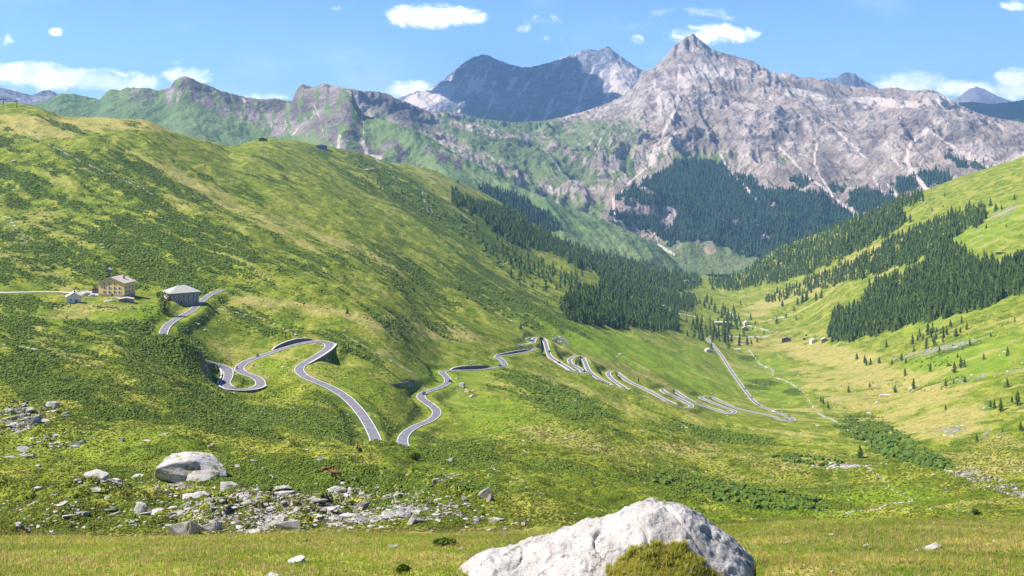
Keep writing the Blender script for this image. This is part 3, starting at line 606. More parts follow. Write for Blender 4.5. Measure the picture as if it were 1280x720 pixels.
DARK_COLS = {430:[(240,9300),(150,11500),(200,13000)],520:[(240,9300),(180,10200),(118,11800),(170,13200)],605:[(240,9300),(190,10200),(120,11600),(68,12600),(140,14000)],690:[(240,9300),(195,10200),(130,11600),(78,12600),(140,14000)],735:[(240,9300),(195,10200),(130,11600),(61,12600),(140,14000)],775:[(240,9300),(190,10200),(68,12600),(140,14000)],803:[(240,9300),(190,10200),(95,12600),(150,14000)],900:[(240,9300),(190,10200),(150,12600),(180,14000)]}
DARK_SKY = [(430,130),(480,127),(500,122),(510,118),(520,114),(532,113),(545,106),(555,99),(565,90),(575,82),(582,77),(590,72),(600,69),(607,68),(615,71),(625,76),(640,81),(652,84),(662,84),(672,82),(690,77),(700,73),(715,68),(725,64),(735,61),(748,63),(752,60),(760,57),(766,62),(772,67),(780,73),(790,80),(803,88),(830,110),(900,150)]
def paint_dark(P, R, sl, n, g):
    pale = np.maximum(ell(P, R, [(535,122,38,11,-18,1.0),(560,112,14,10,-30,.6),(775,100,16,24,-10,.9),(790,95,10,12,0,.7)], .4), 0)
    snow = sstep(fbm(P/5, R/2.5, 3, 3), .25, .4)*ell(P, R, [(700,98,70,6,4,.8),(620,100,40,4,0,.5)])
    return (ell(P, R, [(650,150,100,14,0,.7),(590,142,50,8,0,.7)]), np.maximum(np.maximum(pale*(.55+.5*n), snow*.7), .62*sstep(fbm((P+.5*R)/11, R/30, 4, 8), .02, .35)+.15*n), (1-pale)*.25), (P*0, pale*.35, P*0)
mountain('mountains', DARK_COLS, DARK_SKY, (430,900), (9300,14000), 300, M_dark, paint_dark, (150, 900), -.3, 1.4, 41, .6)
def paint_rock(gr):
    return lambda P, R, sl, n, g: ((P*0+gr, P*0, P*0+.3), (P*0, P*0, P*0))
mountain('mountains', {1000:[(200,11000),(125,13000),(170,14000)],1060:[(200,11000),(90,13000),(170,14000)],1120:[(200,11000),(118,13000),(170,14000)]}, [(1000,120),(1020,104),(1032,98),(1040,97),(1045,98),(1052,92),(1060,90),(1068,92),(1075,97),(1085,103),(1098,110),(1120,120)], (1000,1120), (11000,14000), 90, M_dark, paint_rock(0), (90,700), 0, 2, 51)
mountain('mountains', {1150:[(200,14500),(140,17000),(180,18500)],1220:[(200,14500),(108,17000),(180,18500)],1300:[(200,14500),(130,17000),(180,18500)]}, [(1150,140),(1180,130),(1198,121),(1210,112),(1220,108),(1230,111),(1245,119),(1260,125),(1300,140)], (1150,1300), (14500,18500), 90, M_far, paint_rock(0), (90,900), 0, 2, 53)
mountain('mountains', {1100:[(220,9200),(150,11000),(190,12500)],1220:[(220,9200),(130,11000),(190,12500)],1600:[(220,9200),(110,11000),(190,12500)]}, [(1100,150),(1180,136),(1200,128),(1215,127),(1235,130),(1250,129),(1280,125),(1400,118),(1600,110)], (1100,1600), (9200,12500), 120, M_far, paint_rock(.8), (70,900), 0, 2, 57)
mountain('mountains', {-400:[(220,7000),(90,9500),(150,10500)],60:[(220,7000),(112,9500),(160,10500)],160:[(220,7000),(150,9500),(180,10500)]}, [(-400,80),(-100,98),(0,109),(20,114),(40,119),(52,114),(60,112),(68,115),(78,121),(95,133),(160,150)], (-400,160), (7000,10500), 120, M_dark, paint_rock(.1), (70,700), 0, 2, 59)
# the floor of the land under everything, out to the horizon
plain = np_mesh('terrain', np.array([(-60000,2000,-760),(60000,2000,-760),(60000,60000,-760),(-60000,60000,-760)]), np.array([[0,1,2,3]]), M_left)
tag(plain, kind='structure')

# ------------------------------------------------------------------ roads, walls, stream
M_asph, n = new_mat('asphalt'); P = n.pos()
a = n.noise(P, .5, 5, .6); b_ = n.noise(P, 6, 3, .6)
n.surf(n.mix(n.ramp(a, .3, .7), (.115,.108,.12), (.195,.185,.20)), .9, n.bump(b_, .3, .02))
M_line = simple('road_paint', (.55,.53,.52), .8, var=.2, scale=.8)
M_wall, n = new_mat('dry_stone_wall'); P = n.pos()
vo = n.n('ShaderNodeTexVoronoi'); n.put(vo.inputs['Vector'], n.mapping(P, (1,1,1.8))); vo.inputs['Scale'].default_value = 1.6
n.surf(n.mix(n.noise(P, .8, 4), (.10,.09,.08), (.27,.24,.21)), .95, n.bump(vo.outputs['Distance'], .9, .25))
M_cop = simple('pale_coping', (.50,.46,.42), .9, var=.2, scale=1.5)
M_farm, n = new_mat('gravel_track'); P = n.pos()
n.surf(n.mix(n.noise(P, 1.2, 5), (.36,.33,.30), (.56,.52,.47)), .95)

def side_frame(W):
    t = np.gradient(W[:,:2], axis=0); t /= np.linalg.norm(t, axis=1)[:,None]+1e-9
    return np.stack([t[:,1], -t[:,0]], -1)          # to the right of travel
def ribbon(name, W, N, a, b, z, mat, parent=None):
    L = W.copy(); Rr = W.copy(); L[:,:2] += N*a; Rr[:,:2] += N*b; L[:,2] += z; Rr[:,2] += z
    V = np.concatenate([L, Rr]); k = len(W); i = np.arange(k-1)
    return np_mesh(name, V, np.stack([i, i+k, i+k+1, i+1], -1), mat, False, parent=parent)
def wall(name, W, N, off, th, zt, zb, mat, parent=None):
    """wall along the path: off = distance from centre line, from zb below to zt above the road"""
    zt = np.broadcast_to(zt, len(W)); zb = np.broadcast_to(zb, len(W))
    q = []
    for o_, z_ in ((off, zb), (off, zt), (off+th, zt), (off+th, zb)):
        v = W.copy(); v[:,:2] += N*o_; v[:,2] += z_; q.append(v)
    V = np.concatenate(q); k = len(W); i = np.arange(k-1); Fs = []
    for a_ in range(4):
        b_ = (a_+1) % 4; Fs.append(np.stack([a_*k+i, b_*k+i, b_*k+i+1, a_*k+i+1], -1))
    Fs.append(np.array([[0,k,2*k,3*k],[4*k-1,3*k-1,2*k-1,k-1]]))
    return np_mesh(name, V, np.concatenate(Fs), mat, False, parent=parent)
road_w = {}
def wiggle_fix(W, N, hw):
    return W
for nm, W, hw in road_paths:
    W = W.copy(); N = side_frame(W)
    if nm == 'farm':
        r = ribbon('farm_track', W, N, -hw, hw, .14, M_farm); tag(r, kind='structure'); continue
    # widen the bends a little as on a pass road
    t = np.gradient(W[:,:2], axis=0); ang = np.unwrap(np.arctan2(t[:,1], t[:,0])); curv = np.abs(np.gradient(ang))/2.0
    curv = np.convolve(curv, np.ones(9)/9, 'same'); wd = hw*(1+np.clip(curv*3.5, 0, .30))
    r = ribbon('road', W, N*wd[:,None]/hw, -hw, hw, .15, M_asph); tag(r, kind='structure')
    for s_ in (-1, 1):
        e = ribbon('edge_line', W, N*wd[:,None]/hw, s_*(hw-(.75 if nm == 'low' else .42)), s_*(hw-.10), .155, M_line); tag(e, kind='structure')
    road_w[nm] = (W, N, hw)
def near_idx(W, px, py):
    p = 640+F*W[:,0]/W[:,1]; r = HY-F*W[:,2]/W[:,1]; return int(np.argmin(np.hypot(p-px, r-py)))
def road_wall(nm, A, B, side, zt, zb, label, cat='wall', group=None, th=.7, extra=.35, bulge=True):
    W, N, hw = road_w[nm]; i0, i1 = sorted((near_idx(W, *A), near_idx(W, *B)))
    W2, N2 = W[i0:i1+1], N[i0:i1+1]; k = len(W2); tt = np.sin(np.linspace(0, math.pi, k))**.5 if bulge else np.ones(k)
    o_ = side*(hw*1.15+extra); zt_ = np.array(zt)*(np.ones(k) if zt < 1.2 else tt); 
    f = wall('stone_wall', W2, N2, o_, side*th, zt_, np.array(-zb)*np.maximum(tt, .35), M_wall)
    tag(f, label, cat, group)
    wall('coping', W2, N2, o_-side*.06, side*(th+.12), zt_+.14, zt_+.003, M_cop, f)
road_wall('up', (281,470), (322,481), 1, .5, 8, 'tall dark retaining wall round the lower hairpin below the inn')
road_wall('up', (262,452), (284,470), 1, .5, 2, 'low wall on the left lip of the double hairpin')
road_wall('up', (414,431), (380,455), -1, .5, 8, 'curved dark retaining wall holding up the tip of the upper hairpin')

road_wall('low', (697,452), (718,465), 1, .4, 3.0, 'dark wall under the approach to the looped hairpin')
road_wall('low', (750,474), (782,486), 1, .4, 2.5, 'dark wall below the sharp hairpin above the last switchbacks')
road_wall('up', (345,439), (396,427), -1, 2.4, .4, 'dark cut wall above the ramp between the two hairpins', th=.9, extra=1.0)

# ------------------------------------------------------------------ vegetation
def foliage(name, c0, c1, scale=1.2, transl=.0):
    m, n = new_mat(name); P = n.pos()
    oi = n.n('ShaderNodeObjectInfo').outputs['Random']
    f = n.ramp(n.noise(P, scale, 4, .65), .3, .7)
    c = n.mix(f, c0, c1)
    isl = n.n('ShaderNodeNewGeometry').outputs['Random Per Island']; c = n.mix(n.math('MULTIPLY', oi, .35), c, c1); c = n.mix(n.ramp(isl, 0, 1, 0, .6), c, c1)
    n.surf(c, .8, spec=.15); return m
M_spruce = foliage('spruce_needles', (.022,.055,.011), (.095,.145,.026), .06)
M_trunk = simple('bark', (.12,.08,.055), .95)
M_shrub = foliage('dwarf_shrub', (.042,.082,.009), (.125,.175,.020), .12)
M_broad = foliage('broad_leaves', (.03,.07,.012), (.07,.13,.02), .8)
M_far_tree = foliage('far_spruce', (.022,.055,.026), (.055,.105,.045), .01)

def conifer_mesh(tiers, seg, seed, width=.2, ragged=.35):
    """unit-height crown: drooping ragged whorls of boughs, open between tiers"""
    r_ = np.random.default_rng(seed); V = []; Fc = []
    for t in range(tiers):
        f = t/(tiers-1) if tiers > 1 else 0
        z0 = .07+.86*f**.92; rad = width*(1-f)**.8*(.85+.3*r_.random())+.012
        hgt = (.93/tiers)*1.9
        c = len(V); V.append((0, 0, min(1.0, z0+hgt)))
        ph = r_.random()*7
        for k in range(seg*2):
            a = ph+math.pi*k/seg; out = (rad*(1+ragged*(r_.random()-.5)*2)) if k % 2 == 0 else rad*.42
            V.append((math.cos(a)*out, math.sin(a)*out, z0-(.03 if k % 2 == 0 else -.012)+.02*(r_.random()-.5)))
        for k in range(seg*2): Fc.append((c, c+1+k, c+1+(k+1) % (seg*2)))
    return np.array(V), np.array(Fc)
spr_hi = [conifer_mesh(12, 8, s, .17+.02*(s % 3), .4) for s in range(6)]
spr_mid = [conifer_mesh(7, 5, s+20, .19, .4) for s in range(6)]
spr_lo = [conifer_mesh(3, 4, s+40, .22, .4) for s in range(4)]
def scatter(name, protos, pts, scale, mat, wide=1.0, lean=0.0, parent=None, smooth=False):
    """many small solids merged into one mesh; pts (n,3), scale (n,), optional per-axis width"""
    n_ = len(pts); pid = rng.integers(0, len(protos), n_); Vs = []; Fs = []; off = 0
    wide = np.broadcast_to(wide, n_)
    for p in range(len(protos)):
        sel = np.where(pid == p)[0]
        if not len(sel): continue
        V, Fc = protos[p]; a = rng.random(len(sel))*6.283; c, s_ = np.cos(a), np.sin(a)
        sc_ = scale[sel][:,None]; w = (scale*wide)[sel][:,None]
        x = V[None,:,0]*c[:,None]-V[None,:,1]*s_[:,None]; y = V[None,:,0]*s_[:,None]+V[None,:,1]*c[:,None]; z = np.repeat(V[None,:,2], len(sel), 0)
        W = np.stack([x*w, y*w, z*sc_], -1)+pts[sel][:,None,:]
        F_ = Fc[None]+(np.arange(len(sel))*len(V))[:,None,None]+off
        Vs.append(W.reshape(-1,3)); Fs.append(F_.reshape(-1, Fc.shape[1])); off += len(sel)*len(V)
    return np_mesh(name, np.concatenate(Vs), np.concatenate(Fs), mat, smooth, parent=parent)

def thin(px, py, dmin):
    """keep points at least dmin(py) apart on a hash grid"""
    keep = []; grid = {}
    for i, (a, b) in enumerate(zip(px, py)):
        d = dmin if np.isscalar(dmin) else dmin[i]
        k = (int(a//6), int(b//6)); ok = True
        for u_ in (-1,0,1):
            for v_ in (-1,0,1):
                for j in grid.get((k[0]+u_, k[1]+v_), ()):
                    if (px[j]-a)**2+((py[j]-b)*1.3)**2 < d*d: ok = False; break
                if not ok: break
            if not ok: break
        if ok: keep.append(i); grid.setdefault(k, []).append(i)
    return np.array(keep, int)
def fill(poly, n_, dmin, noise_thr=None, seed=0):
    p = np.array(poly, float); a = rng.uniform(p[:,0].min(), p[:,0].max(), n_); b = rng.uniform(p[:,1].min(), p[:,1].max(), n_)
    jx = a+9*fbm(a/16, b/16, 3, 3+seed); jy = b+7*fbm(a/16, b/10, 3, 8+seed)
    m_ = inpoly(jx, jy, poly); a, b = a[m_], b[m_]
    if noise_thr is not None:
        m_ = fbm(a/13, b/8, 3, 12+seed) > noise_thr; a, b = a[m_], b[m_]
    k = thin(a, b, dmin); return a[k], b[k]

# stands: (group key, polygon, samples, spacing px, gap noise, height m)
STANDS = [
 ('left', [(560,242),(600,256),(628,262),(650,272),(700,303),(760,320),(830,333),(868,346),(880,352),(868,362),(838,366),(800,355),(765,345),(742,342),(716,332),(690,318),(668,312),(640,306),(622,290),(596,270),(566,254)], 34000, 2.1, -.75, (17,25)),
 ('left', [(752,348),(790,352),(830,366),(868,372),(874,382),(858,392),(820,382),(790,372),(765,372),(748,362)], 12000, 2.4, -.7, (16,23)),
 ('left', [(722,360),(760,372),(800,380),(828,388),(848,400),(852,412),(830,416),(790,410),(752,410),(728,402),(705,396),(700,384),(716,374)], 12000, 2.6, -.5, (16,22)),
 ('left', [(596,300),(640,318),(690,336),(730,352),(742,366),(705,362),(660,342),(610,318)], 2500, 4.5, -.15, (11,17)),
 ('left', [(430,216),(470,226),(520,246),(556,256),(600,275),(590,282),(540,268),(490,250),(440,228)], 1500, 4.5, .0, (5,10)),
 ('right', [(882,352),(910,334),(950,319),(1000,299),(1050,281),(1100,262),(1150,242),(1154,250),(1125,264),(1138,278),(1110,292),(1080,312),(1035,332),(1000,345),(965,356),(925,362),(890,364)], 26000, 2.5, -.4, (17,24)),
 ('right', [(958,376),(985,362),(1010,350),(1050,336),(1085,322),(1110,304),(1135,294),(1160,282),(1185,272),(1212,264),(1232,263),(1234,276),(1205,288),(1188,300),(1165,316),(1135,334),(1100,342),(1060,352),(1010,366),(975,378)], 20000, 2.7, -.3, (15,21)),
 ('block', [(1033,422),(1036,404),(1052,392),(1075,384),(1090,362),(1118,346),(1145,342),(1172,318),(1186,306),(1196,316),(1214,326),(1240,334),(1262,330),(1300,318),(1300,362),(1262,372),(1225,386),(1180,398),(1130,410),(1090,420),(1060,428),(1040,428)], 24000, 2.9, -.38, (17,23)),
 ('valley', [(864,404),(878,400),(892,408),(900,424),(890,428),(868,420)], 400, 4.5, None, (16,21)),
 ('valley', [(872,376),(886,378),(905,392),(924,400),(928,412),(915,416),(905,402),(890,392),(876,386)], 500, 4.5, None, (18,26)),
 ('valley', [(900,410),(912,410),(915,436),(905,438)], 120, 4.5, None, (17,24)),
 ('slope', [(1140,430),(1160,415),(1185,408),(1215,412),(1200,420),(1180,428),(1158,440),(1142,440)], 220, 5.0, -.1, (9,14)),
]
# thin sprinklings of single trees between the woods
STANDS += [('right', [(950,400),(1000,380),(1030,350),(1150,250),(1240,245),(1290,300),(1240,330),(1180,305),(1100,350),(1035,400),(980,410)], 260, 7, .05, (8,16)),
 ('left', [(560,262),(640,300),(700,330),(760,350),(700,396),(650,360),(600,320),(560,285)], 420, 6, .0, (8,15)), ('valley', [(850,392),(940,384),(960,430),(880,432),(850,415)], 60, 6, None, (8,17)), ('slope', [(1040,440),(1240,400),(1290,380),(1290,520),(1180,500),(1080,460)], 110, 9, .05, (5,10))]
trees = []
for grp, poly, ns, dm, thr, (h0, h1) in STANDS:
    a, b = fill(poly, ns, dm, thr, seed=len(trees) % 97)
    for h in G.hits(a, b):
        trees.append((grp, h[0], h[1], h[2], rng.uniform(h0*.8, h1*1.12)*(.6 if rng.random() < .2 else 1)))
# trees standing on their own: (px, row of the foot, height in px, label)
SINGLES = [
 (1075,572,15,'lone dark spruce casting a shadow beside the stream in the lower valley'),
 (1221,551,10,'small solitary spruce among pale boulders right of the streamside scrub'),
 (1276,538,12,'spruce cut by the right edge of the picture above the tan meadow'),
 (1251,514,17,'tallest of the three spruces clustered by a pale boulder at the right edge'),(1243,511,12,'middle spruce of the three beside the pale boulder at the right edge'),(1238,509,9,'shortest spruce of the three beside the pale boulder at the right edge'),
 (1272,506,18,'bushy spruce at the right edge uphill of the three clustered spruces'),(1265,503,9,'slim spruce touching the bushy one at the right edge'),
 (1201,460,15,'taller of two spruces standing close below the pale scree streak'),(1193,466,14,'lower of two spruces standing close below the pale scree streak'),(1197,447,6,'little spruce just above the close pair below the scree streak'),
 (1163,465,12,'solitary spruce on the green slope left of the close pair'),(1127,451,10,'solitary spruce midway down the green slope under the dense block'),(1108,434,9,'spruce under the lower left corner of the dense block'),
 (1142,486,13,'spruce leaning over a light rock heap on the green slope'),(1119,491,10,'spruce beside the flat pale rocks at the meadow edge'),(1182,483,10,'spruce right of the one over the rock heap'),(1206,478,8,'small spruce low on the slope under the close pair'),
 (1061,491,9,'small spruce alone on the tan meadow'),(1087,484,6,'tiny spruce at the upper edge of the tan meadow'),(1081,454,11,'darkest of the small spruces above the tan meadow'),(1088,456,9,'squat spruce beside the darkest one above the tan meadow'),(1071,449,8,'narrow spruce left of the squat pair above the tan meadow'),(1099,454,8,'spruce between the tan meadow and the dense block'),(1115,456,7,'short spruce below the dense block and right of the squat pair'),
 (1160,418,16,'tall spruce heading the loose group under the dense block'),(1188,408,9,'twin topped spruce against the lower edge of the dense block'),(1202,404,9,'spruce just outside the lower edge of the dense block'),(1195,421,12,'spruce closing the right end of the loose group under the dense block'),
 (1029,505,9,'first little spruce on the bank right of the stream bend'),(1035,510,8,'lower little spruce on the bank right of the stream bend'),(1026,502,7,'shortest little spruce on the bank by the stream bend'),
 (971,405,10,'lone spruce above the white hut on the valley floor'),(917,389,9,'slim spruce above the road tunnel among the valley trees'),(926,381,7,'small spruce high on the pale pasture above the gallery'),(944,406,6,'little spruce beside the white roofed house in the valley'),
 (878,426,13,'dark spruce at the bend where the straight road begins'),(889,438,10,'small spruce beside the white shed by the straight road'),(874,424,9,'spruce left of the straight road bend'),(924,432,11,'left spruce of the pair by the valley track'),(934,431,11,'right spruce of the pair by the valley track'),(914,428,8,'little spruce by the track under the gallery'),(939,430,6,'bush sized spruce right of the pair by the valley track'),
 (997,381,9,'spruce on the pasture left of the middle wood'),(1003,379,12,'taller spruce on the pasture beside the middle wood'),(1008,376,13,'tallest spruce on the pasture tip of the middle wood'),(978,383,8,'small spruce low on the pasture below the middle wood'),(1020,376,12,'spruce in the gap between the middle wood and the block'),(1027,373,12,'broad spruce in the gap between the middle wood and the block'),
 (1164,234,5,'small tree on the bare green ridge nearest the wooded skyline'),(1181,246,5,'small dark tree on the bare green ridge below its skyline'),(1165,264,5,'small tree on the bare ridge above the middle wood'),(1207,264,6,'pointed tree at the upper tip of the middle wood'),(1179,258,3,'tiny tree on the bare green ridge'),
 (1238,258,10,'tall tree of the pair by the pale scar high on the right slope'),(1245,262,8,'lower tree of the pair by the pale scar high on the right slope'),(1252,262,7,'right hand tree beside the pale scar high on the right slope'),(1268,250,8,'tree near the right edge high on the green slope'),
 (798,477,5,'tiny spruce alone on the meadow above the switchbacks'),(651,412,9,'lone spruce on the slope above the parking bend'),(673,408,6,'small spruce right of the lone one above the parking bend'),(660,330,7,'small dark spruce on the green shoulder below the wood'),(644,318,6,'spruce at the upper corner of the green shoulder below the wood'),(677,330,10,'bushy spruce in the middle of the green shoulder below the wood'),
 (434,392,8,'small dark fir on the left slope above the upper hairpin'),(720,456,7,'dark conifer inside the loop of the parking bend'),(1253,540,5,'tiny spruce by the stones right of the tan meadow'),(1182,512,6,'pale young spruce on the right meadow'),
 (386,193,3,'tiny tree on the hump left of the grey barn'),(397,199,4,'small dark tree on the slope under the grey barn'),
]
M_r = {}
def hit_down(px, py, ymin=0):
    for k in range(40):
        h = G.hit(px, py+k, ymin)
        if h: return h
def tree_thing(X_, Y_, Z_, h, label, group, var):
    if var not in M_r:
        V, Fc = spr_hi[var]
        r0 = empty('spruce_tree')
        cr = np_mesh('crown', V, Fc, M_spruce, False, parent=r0)
        bm = bmesh.new(); add_cyl(bm, (0,0,-.04), (0,0,.75), .018, .005, 7); tr = bm_obj('trunk', bm, M_trunk, r0)
        M_r[var] = (r0, cr.data, tr.data, [True])
    r0, cm, tm, first = M_r[var]
    if first[0]: r = r0; first[0] = False
    else:
        r = r0.copy(); col.objects.link(r)
        c = bpy.data.objects.new('crown', cm); col.objects.link(c); c.parent = r
        t = bpy.data.objects.new('trunk', tm); col.objects.link(t); t.parent = r
    wf = random.uniform(1.1,1.55)
    r.location = (X_, Y_, Z_-.02*h); r.scale = (h*wf, h*wf, h); r.rotation_euler = (0,0,random.uniform(0,6.28))
    tag(r, label, 'tree', group); return r
for (px_, py_, hp, lab) in SINGLES:
    h = hit_down(px_, py_, 250)
    tree_thing(h[0], h[1], h[2], hp*1.08*h[1]/F, lab, 'scattered conifers', random.randrange(6))
trees.sort(key=lambda t: -t[4]/t[2])
STAND_LABEL = {'left':('dark green spruce packed in the wood on the left valley slope','spruces of the wood on the left valley slope'),
 'right':('dark spruce in the long bands of wood climbing the right slope','spruces in the bands of wood on the right slope'),
 'block':('dark spruce in the big dense block on the right slope above the meadow','spruces of the dense block on the right slope'),
 'valley':('tall dark spruce in the clump around the white gallery on the valley floor','spruces around the gallery on the valley floor'),
 'slope':('young spruce in the loose group under the dense block','young spruces under the dense block')}
quota = 300-len(SINGLES); rest = []; forced = {'valley':0,'slope':0}
for t in trees:
    if quota > 0:
        l, g_ = STAND_LABEL[t[0]]; tree_thing(t[1], t[2], t[3], t[4], l, g_, random.randrange(6)); quota -= 1
    else: rest.append(t)
if rest:
    P_ = np.array([[t[1],t[2],t[3]-.5] for t in rest]); H_ = np.array([t[4] for t in rest])
    wood = scatter('forest', spr_mid, P_, H_, M_spruce, rng.uniform(1.05,1.5,len(H_))); tag(wood, kind='stuff')
print('trees', len(trees), len(rest), round(time.time()-T0,1))

# far wood on the foot of the big mountain, and on the spur
ms = GM.masks[0]; pts = []
def far_wood(g, n_, box, dmin, keep):
    a = rng.uniform(box[0], box[2], n_); b = rng.uniform(box[1], box[3], n_); k = thin(a, b, dmin); out = []
    for x, y in zip(a[k], b[k]):
        h = g.hit(x, y)
        if h and g.masks[0][int(h[3]), int(h[4])] > .45 and rng.random() < keep: out.append(h[:3])
    return out
pts = far_wood(GM, 26000, (755,195,1260,335), 2.1, .96)
ptl = far_wood(GL, 4000, (580,235,720,300), 2.6, .9)
P_ = np.array(pts+ptl); H_ = rng.uniform(20, 32, len(P_))
fw = scatter('forest', spr_lo, P_, H_, M_far_tree, 1.15); tag(fw, kind='stuff')
print('far wood', len(P_), round(time.time()-T0,1))

# dwarf shrubs: domed leafy cushions in their thousands
def cushion(seed, rings=2, seg=6):
    r_ = np.random.default_rng(seed); V = [(0,0,.62+.15*r_.random())]; Fc = []
    for k in range(1, rings+1):
        f = k/rings
        for j in range(seg):
            a = 6.283*(j+.5*(k % 2))/seg; rad = (math.sin(f*1.5)*.62)*(.65+.6*r_.random()); V.append((math.cos(a)*rad, math.sin(a)*rad, (.62*math.cos(f*1.5))*(.6+.7*r_.random())-(.15 if k == rings else 0)))
    for j in range(seg): Fc.append((0, 1+j, 1+(j+1) % seg))
    for j in range(seg):
        a, b_ = 1+j, 1+(j+1) % seg; c, d = a+seg, b_+seg; Fc += [(a, c, b_), (b_, c, d)]
    return np.array(V), np.array(Fc)
cush = [cushion(s, 2, 5) for s in range(10)]
NS = 420000
a = rng.uniform(-60, 1340, NS); b = rng.uniform(140, 672, NS); P_ = []; S_ = []
road_ok = roaddist
for x, y in zip(a, b):
    h = G.hit(x, y, 90)
    if not h or h[1] > 2900: continue
    i, j = int(h[3]), int(h[4]); s_ = shrub[i,j]
    if s_ < .2 or rng.random() > (s_*1.2)**1.9 or roaddist[i,j] < 6.5 or path[i,j] > .2: continue
    P_.append(h[:3]); S_.append(s_)
P_ = np.array(P_); S_ = np.array(S_)
sz = rng.uniform(.55, 1.5, len(P_))*(.55+.55*np.clip(S_,0,1))*np.clip(P_[:,1]/420, .45, 2.0)*.68
P_[:,2] -= sz*.05
sb = scatter('dwarf_shrubs', cush, P_, sz*.9, M_shrub, rng.uniform(.9,1.7,len(sz))); tag(sb, kind='stuff')
print('shrubs', len(P_), round(time.time()-T0,1))

# alders along the stream and on the damp slopes
AL = [((1105,550),(66,17),24,420,(1.2,3.0)),((1150,574),(45,8),12,160,(1.2,2.4)),((950,480),(17,5),0,90,(1.0,2.2)),((935,447),(11,4),0,50,(1.2,2.4)),((990,490),(10,4),0,40,(1.0,2.0)),((1175,452),(40,8),0,60,(1.2,2.4)),((1010,575),(50,6),5,90,(1.0,2.0)),((880,606),(70,12),8,170,(.6,1.3)),((960,625),(80,12),6,190,(.5,1.1)),((520,248),(100,12),33,520,(2.2,4.6)),((640,330),(60,14),38,260,(2,4.5)),((620,375),(70,18),28,240,(1.2,3)),((700,500),(60,14),20,240,(.8,1.7))]
P_ = []; S_ = []
for (ax, ay), (rx, ry), an_, cnt, (s0, s1) in AL:
    for k in range(cnt):
        a_, r_ = random.uniform(0,6.283), math.sqrt(random.random()); dx, dy = rx*r_*math.cos(a_), ry*r_*math.sin(a_); t_ = math.radians(an_)
        x, y = ax+dx*math.cos(t_)-dy*math.sin(t_), ay+dx*math.sin(t_)+dy*math.cos(t_)
        if perlin(x/9., y/4., 19)+.6*perlin(x/3., y/2., 29) < -.05: continue
        h = G.hit(x, y, 150)
        if not h or roaddist[int(h[3]), int(h[4])] < 8: continue
        P_.append(h[:3]); S_.append(random.uniform(s0, s1))
M_alder = foliage('alder_leaves', (.030,.065,.011), (.095,.15,.024), .3)
P_ = np.array(P_); S_ = np.array(S_); o = scatter('alder_scrub', [cushion(s+30, 2, 7) for s in range(8)], P_, S_*1.1, M_alder, 1.25); tag(o, kind='stuff')

# ------------------------------------------------------------------ rocks
def stone_mat(name, a, b, lich, scale=1.0, bump=.7, bd=.15, coords='P'):
    m, n = new_mat(name); P = n.pos()
    n1 = n.noise(P, .9*scale, 6, .65); n2 = n.noise(n.mapping(P, (1,1,2.5), (.3,.2,.5)), 5*scale, 5, .7); n3 = n.noise(P, 22*scale, 3, .6)
    c = n.mix(n.ramp(n1, .3, .7), a, b); c = n.mix(n.ramp(n2, .55, .72, 0, .75), c, lich)
    c = n.mix(n.ramp(n3, .58, .75, 0, .4), c, (.16,.14,.11))
    tfz = n.noise(P, .55*scale, 6, .7); c = n.mix(n.ramp(tfz, .54, .60, 0, .85 if 'house' not in name else 0), c, n.mix(n3, (.10,.13,.02), (.22,.22,.05)))
    n.surf(c, .92, n.bump(n.math('ADD', n2, n.math('MULTIPLY', n3, .3)), bump, bd), spec=.2); return m
M_rock = stone_mat('grey_gneiss', (.23,.21,.195), (.41,.385,.36), (.13,.14,.07), 1.0)
M_rockw = stone_mat('pale_gneiss', (.33,.305,.28), (.50,.47,.44), (.19,.18,.11), 1.0)
M_rockd = stone_mat('shaded_gneiss', (.20,.18,.17), (.36,.33,.31), (.10,.10,.07), 1.0)
def rock_mesh(seed, sub=2, cuts=15, flat=.0, smooth=False, mat=None):
    """angular block: hull of scattered corners, worn edges, roughened faces"""
    r_ = random.Random(seed*7+1); bm = bmesh.new()
    for k in range(cuts):
        d = Vector((r_.gauss(0,1), r_.gauss(0,1), r_.gauss(0,1))).normalized()
        q = max(abs(d.x), abs(d.y), abs(d.z))**.55; d = d/q*.44*r_.uniform(.8,1.12)
        if flat: d.z = min(d.z, .30-flat*.3+.18*d.x)
        bm.verts.new(d)
    bmesh.ops.convex_hull(bm, input=list(bm.verts))
    bmesh.ops.delete(bm, geom=[v for v in bm.verts if not v.link_faces], context='VERTS')
    bmesh.ops.bevel(bm, geom=list(bm.edges), offset=.018, segments=1, affect='EDGES')
    bmesh.ops.triangulate(bm, faces=bm.faces)
    bmesh.ops.subdivide_edges(bm, edges=[e for e in bm.edges if e.calc_length() > .09], cuts=sub, use_grid_fill=True)
    bmesh.ops.triangulate(bm, faces=bm.faces)
    co = np.array([v.co[:] for v in bm.verts]); nn = fbm(co[:,0]*4+co[:,2]*3+seed, co[:,1]*4-co[:,2]*4, 4, seed, .6)
    st_ = perlin(co[:,2]*11+co[:,0]*2, co[:,1]*1.5, seed+3)
    for v, q, t in zip(bm.verts, nn, st_): v.co *= 1+.13*q+.035*t
    bmesh.ops.recalc_face_normals(bm, faces=bm.faces)
    me = bpy.data.meshes.new('rock'); bm.to_mesh(me); bm.free(); me.materials.append(mat or M_rock)
    return me
RK = {m_.name: [rock_mesh(s, 2, 11+s % 5, (0,.5,.9)[s % 3], mat=m_) for s in range(14)] for m_ in (M_rock, M_rockw, M_rockd)}
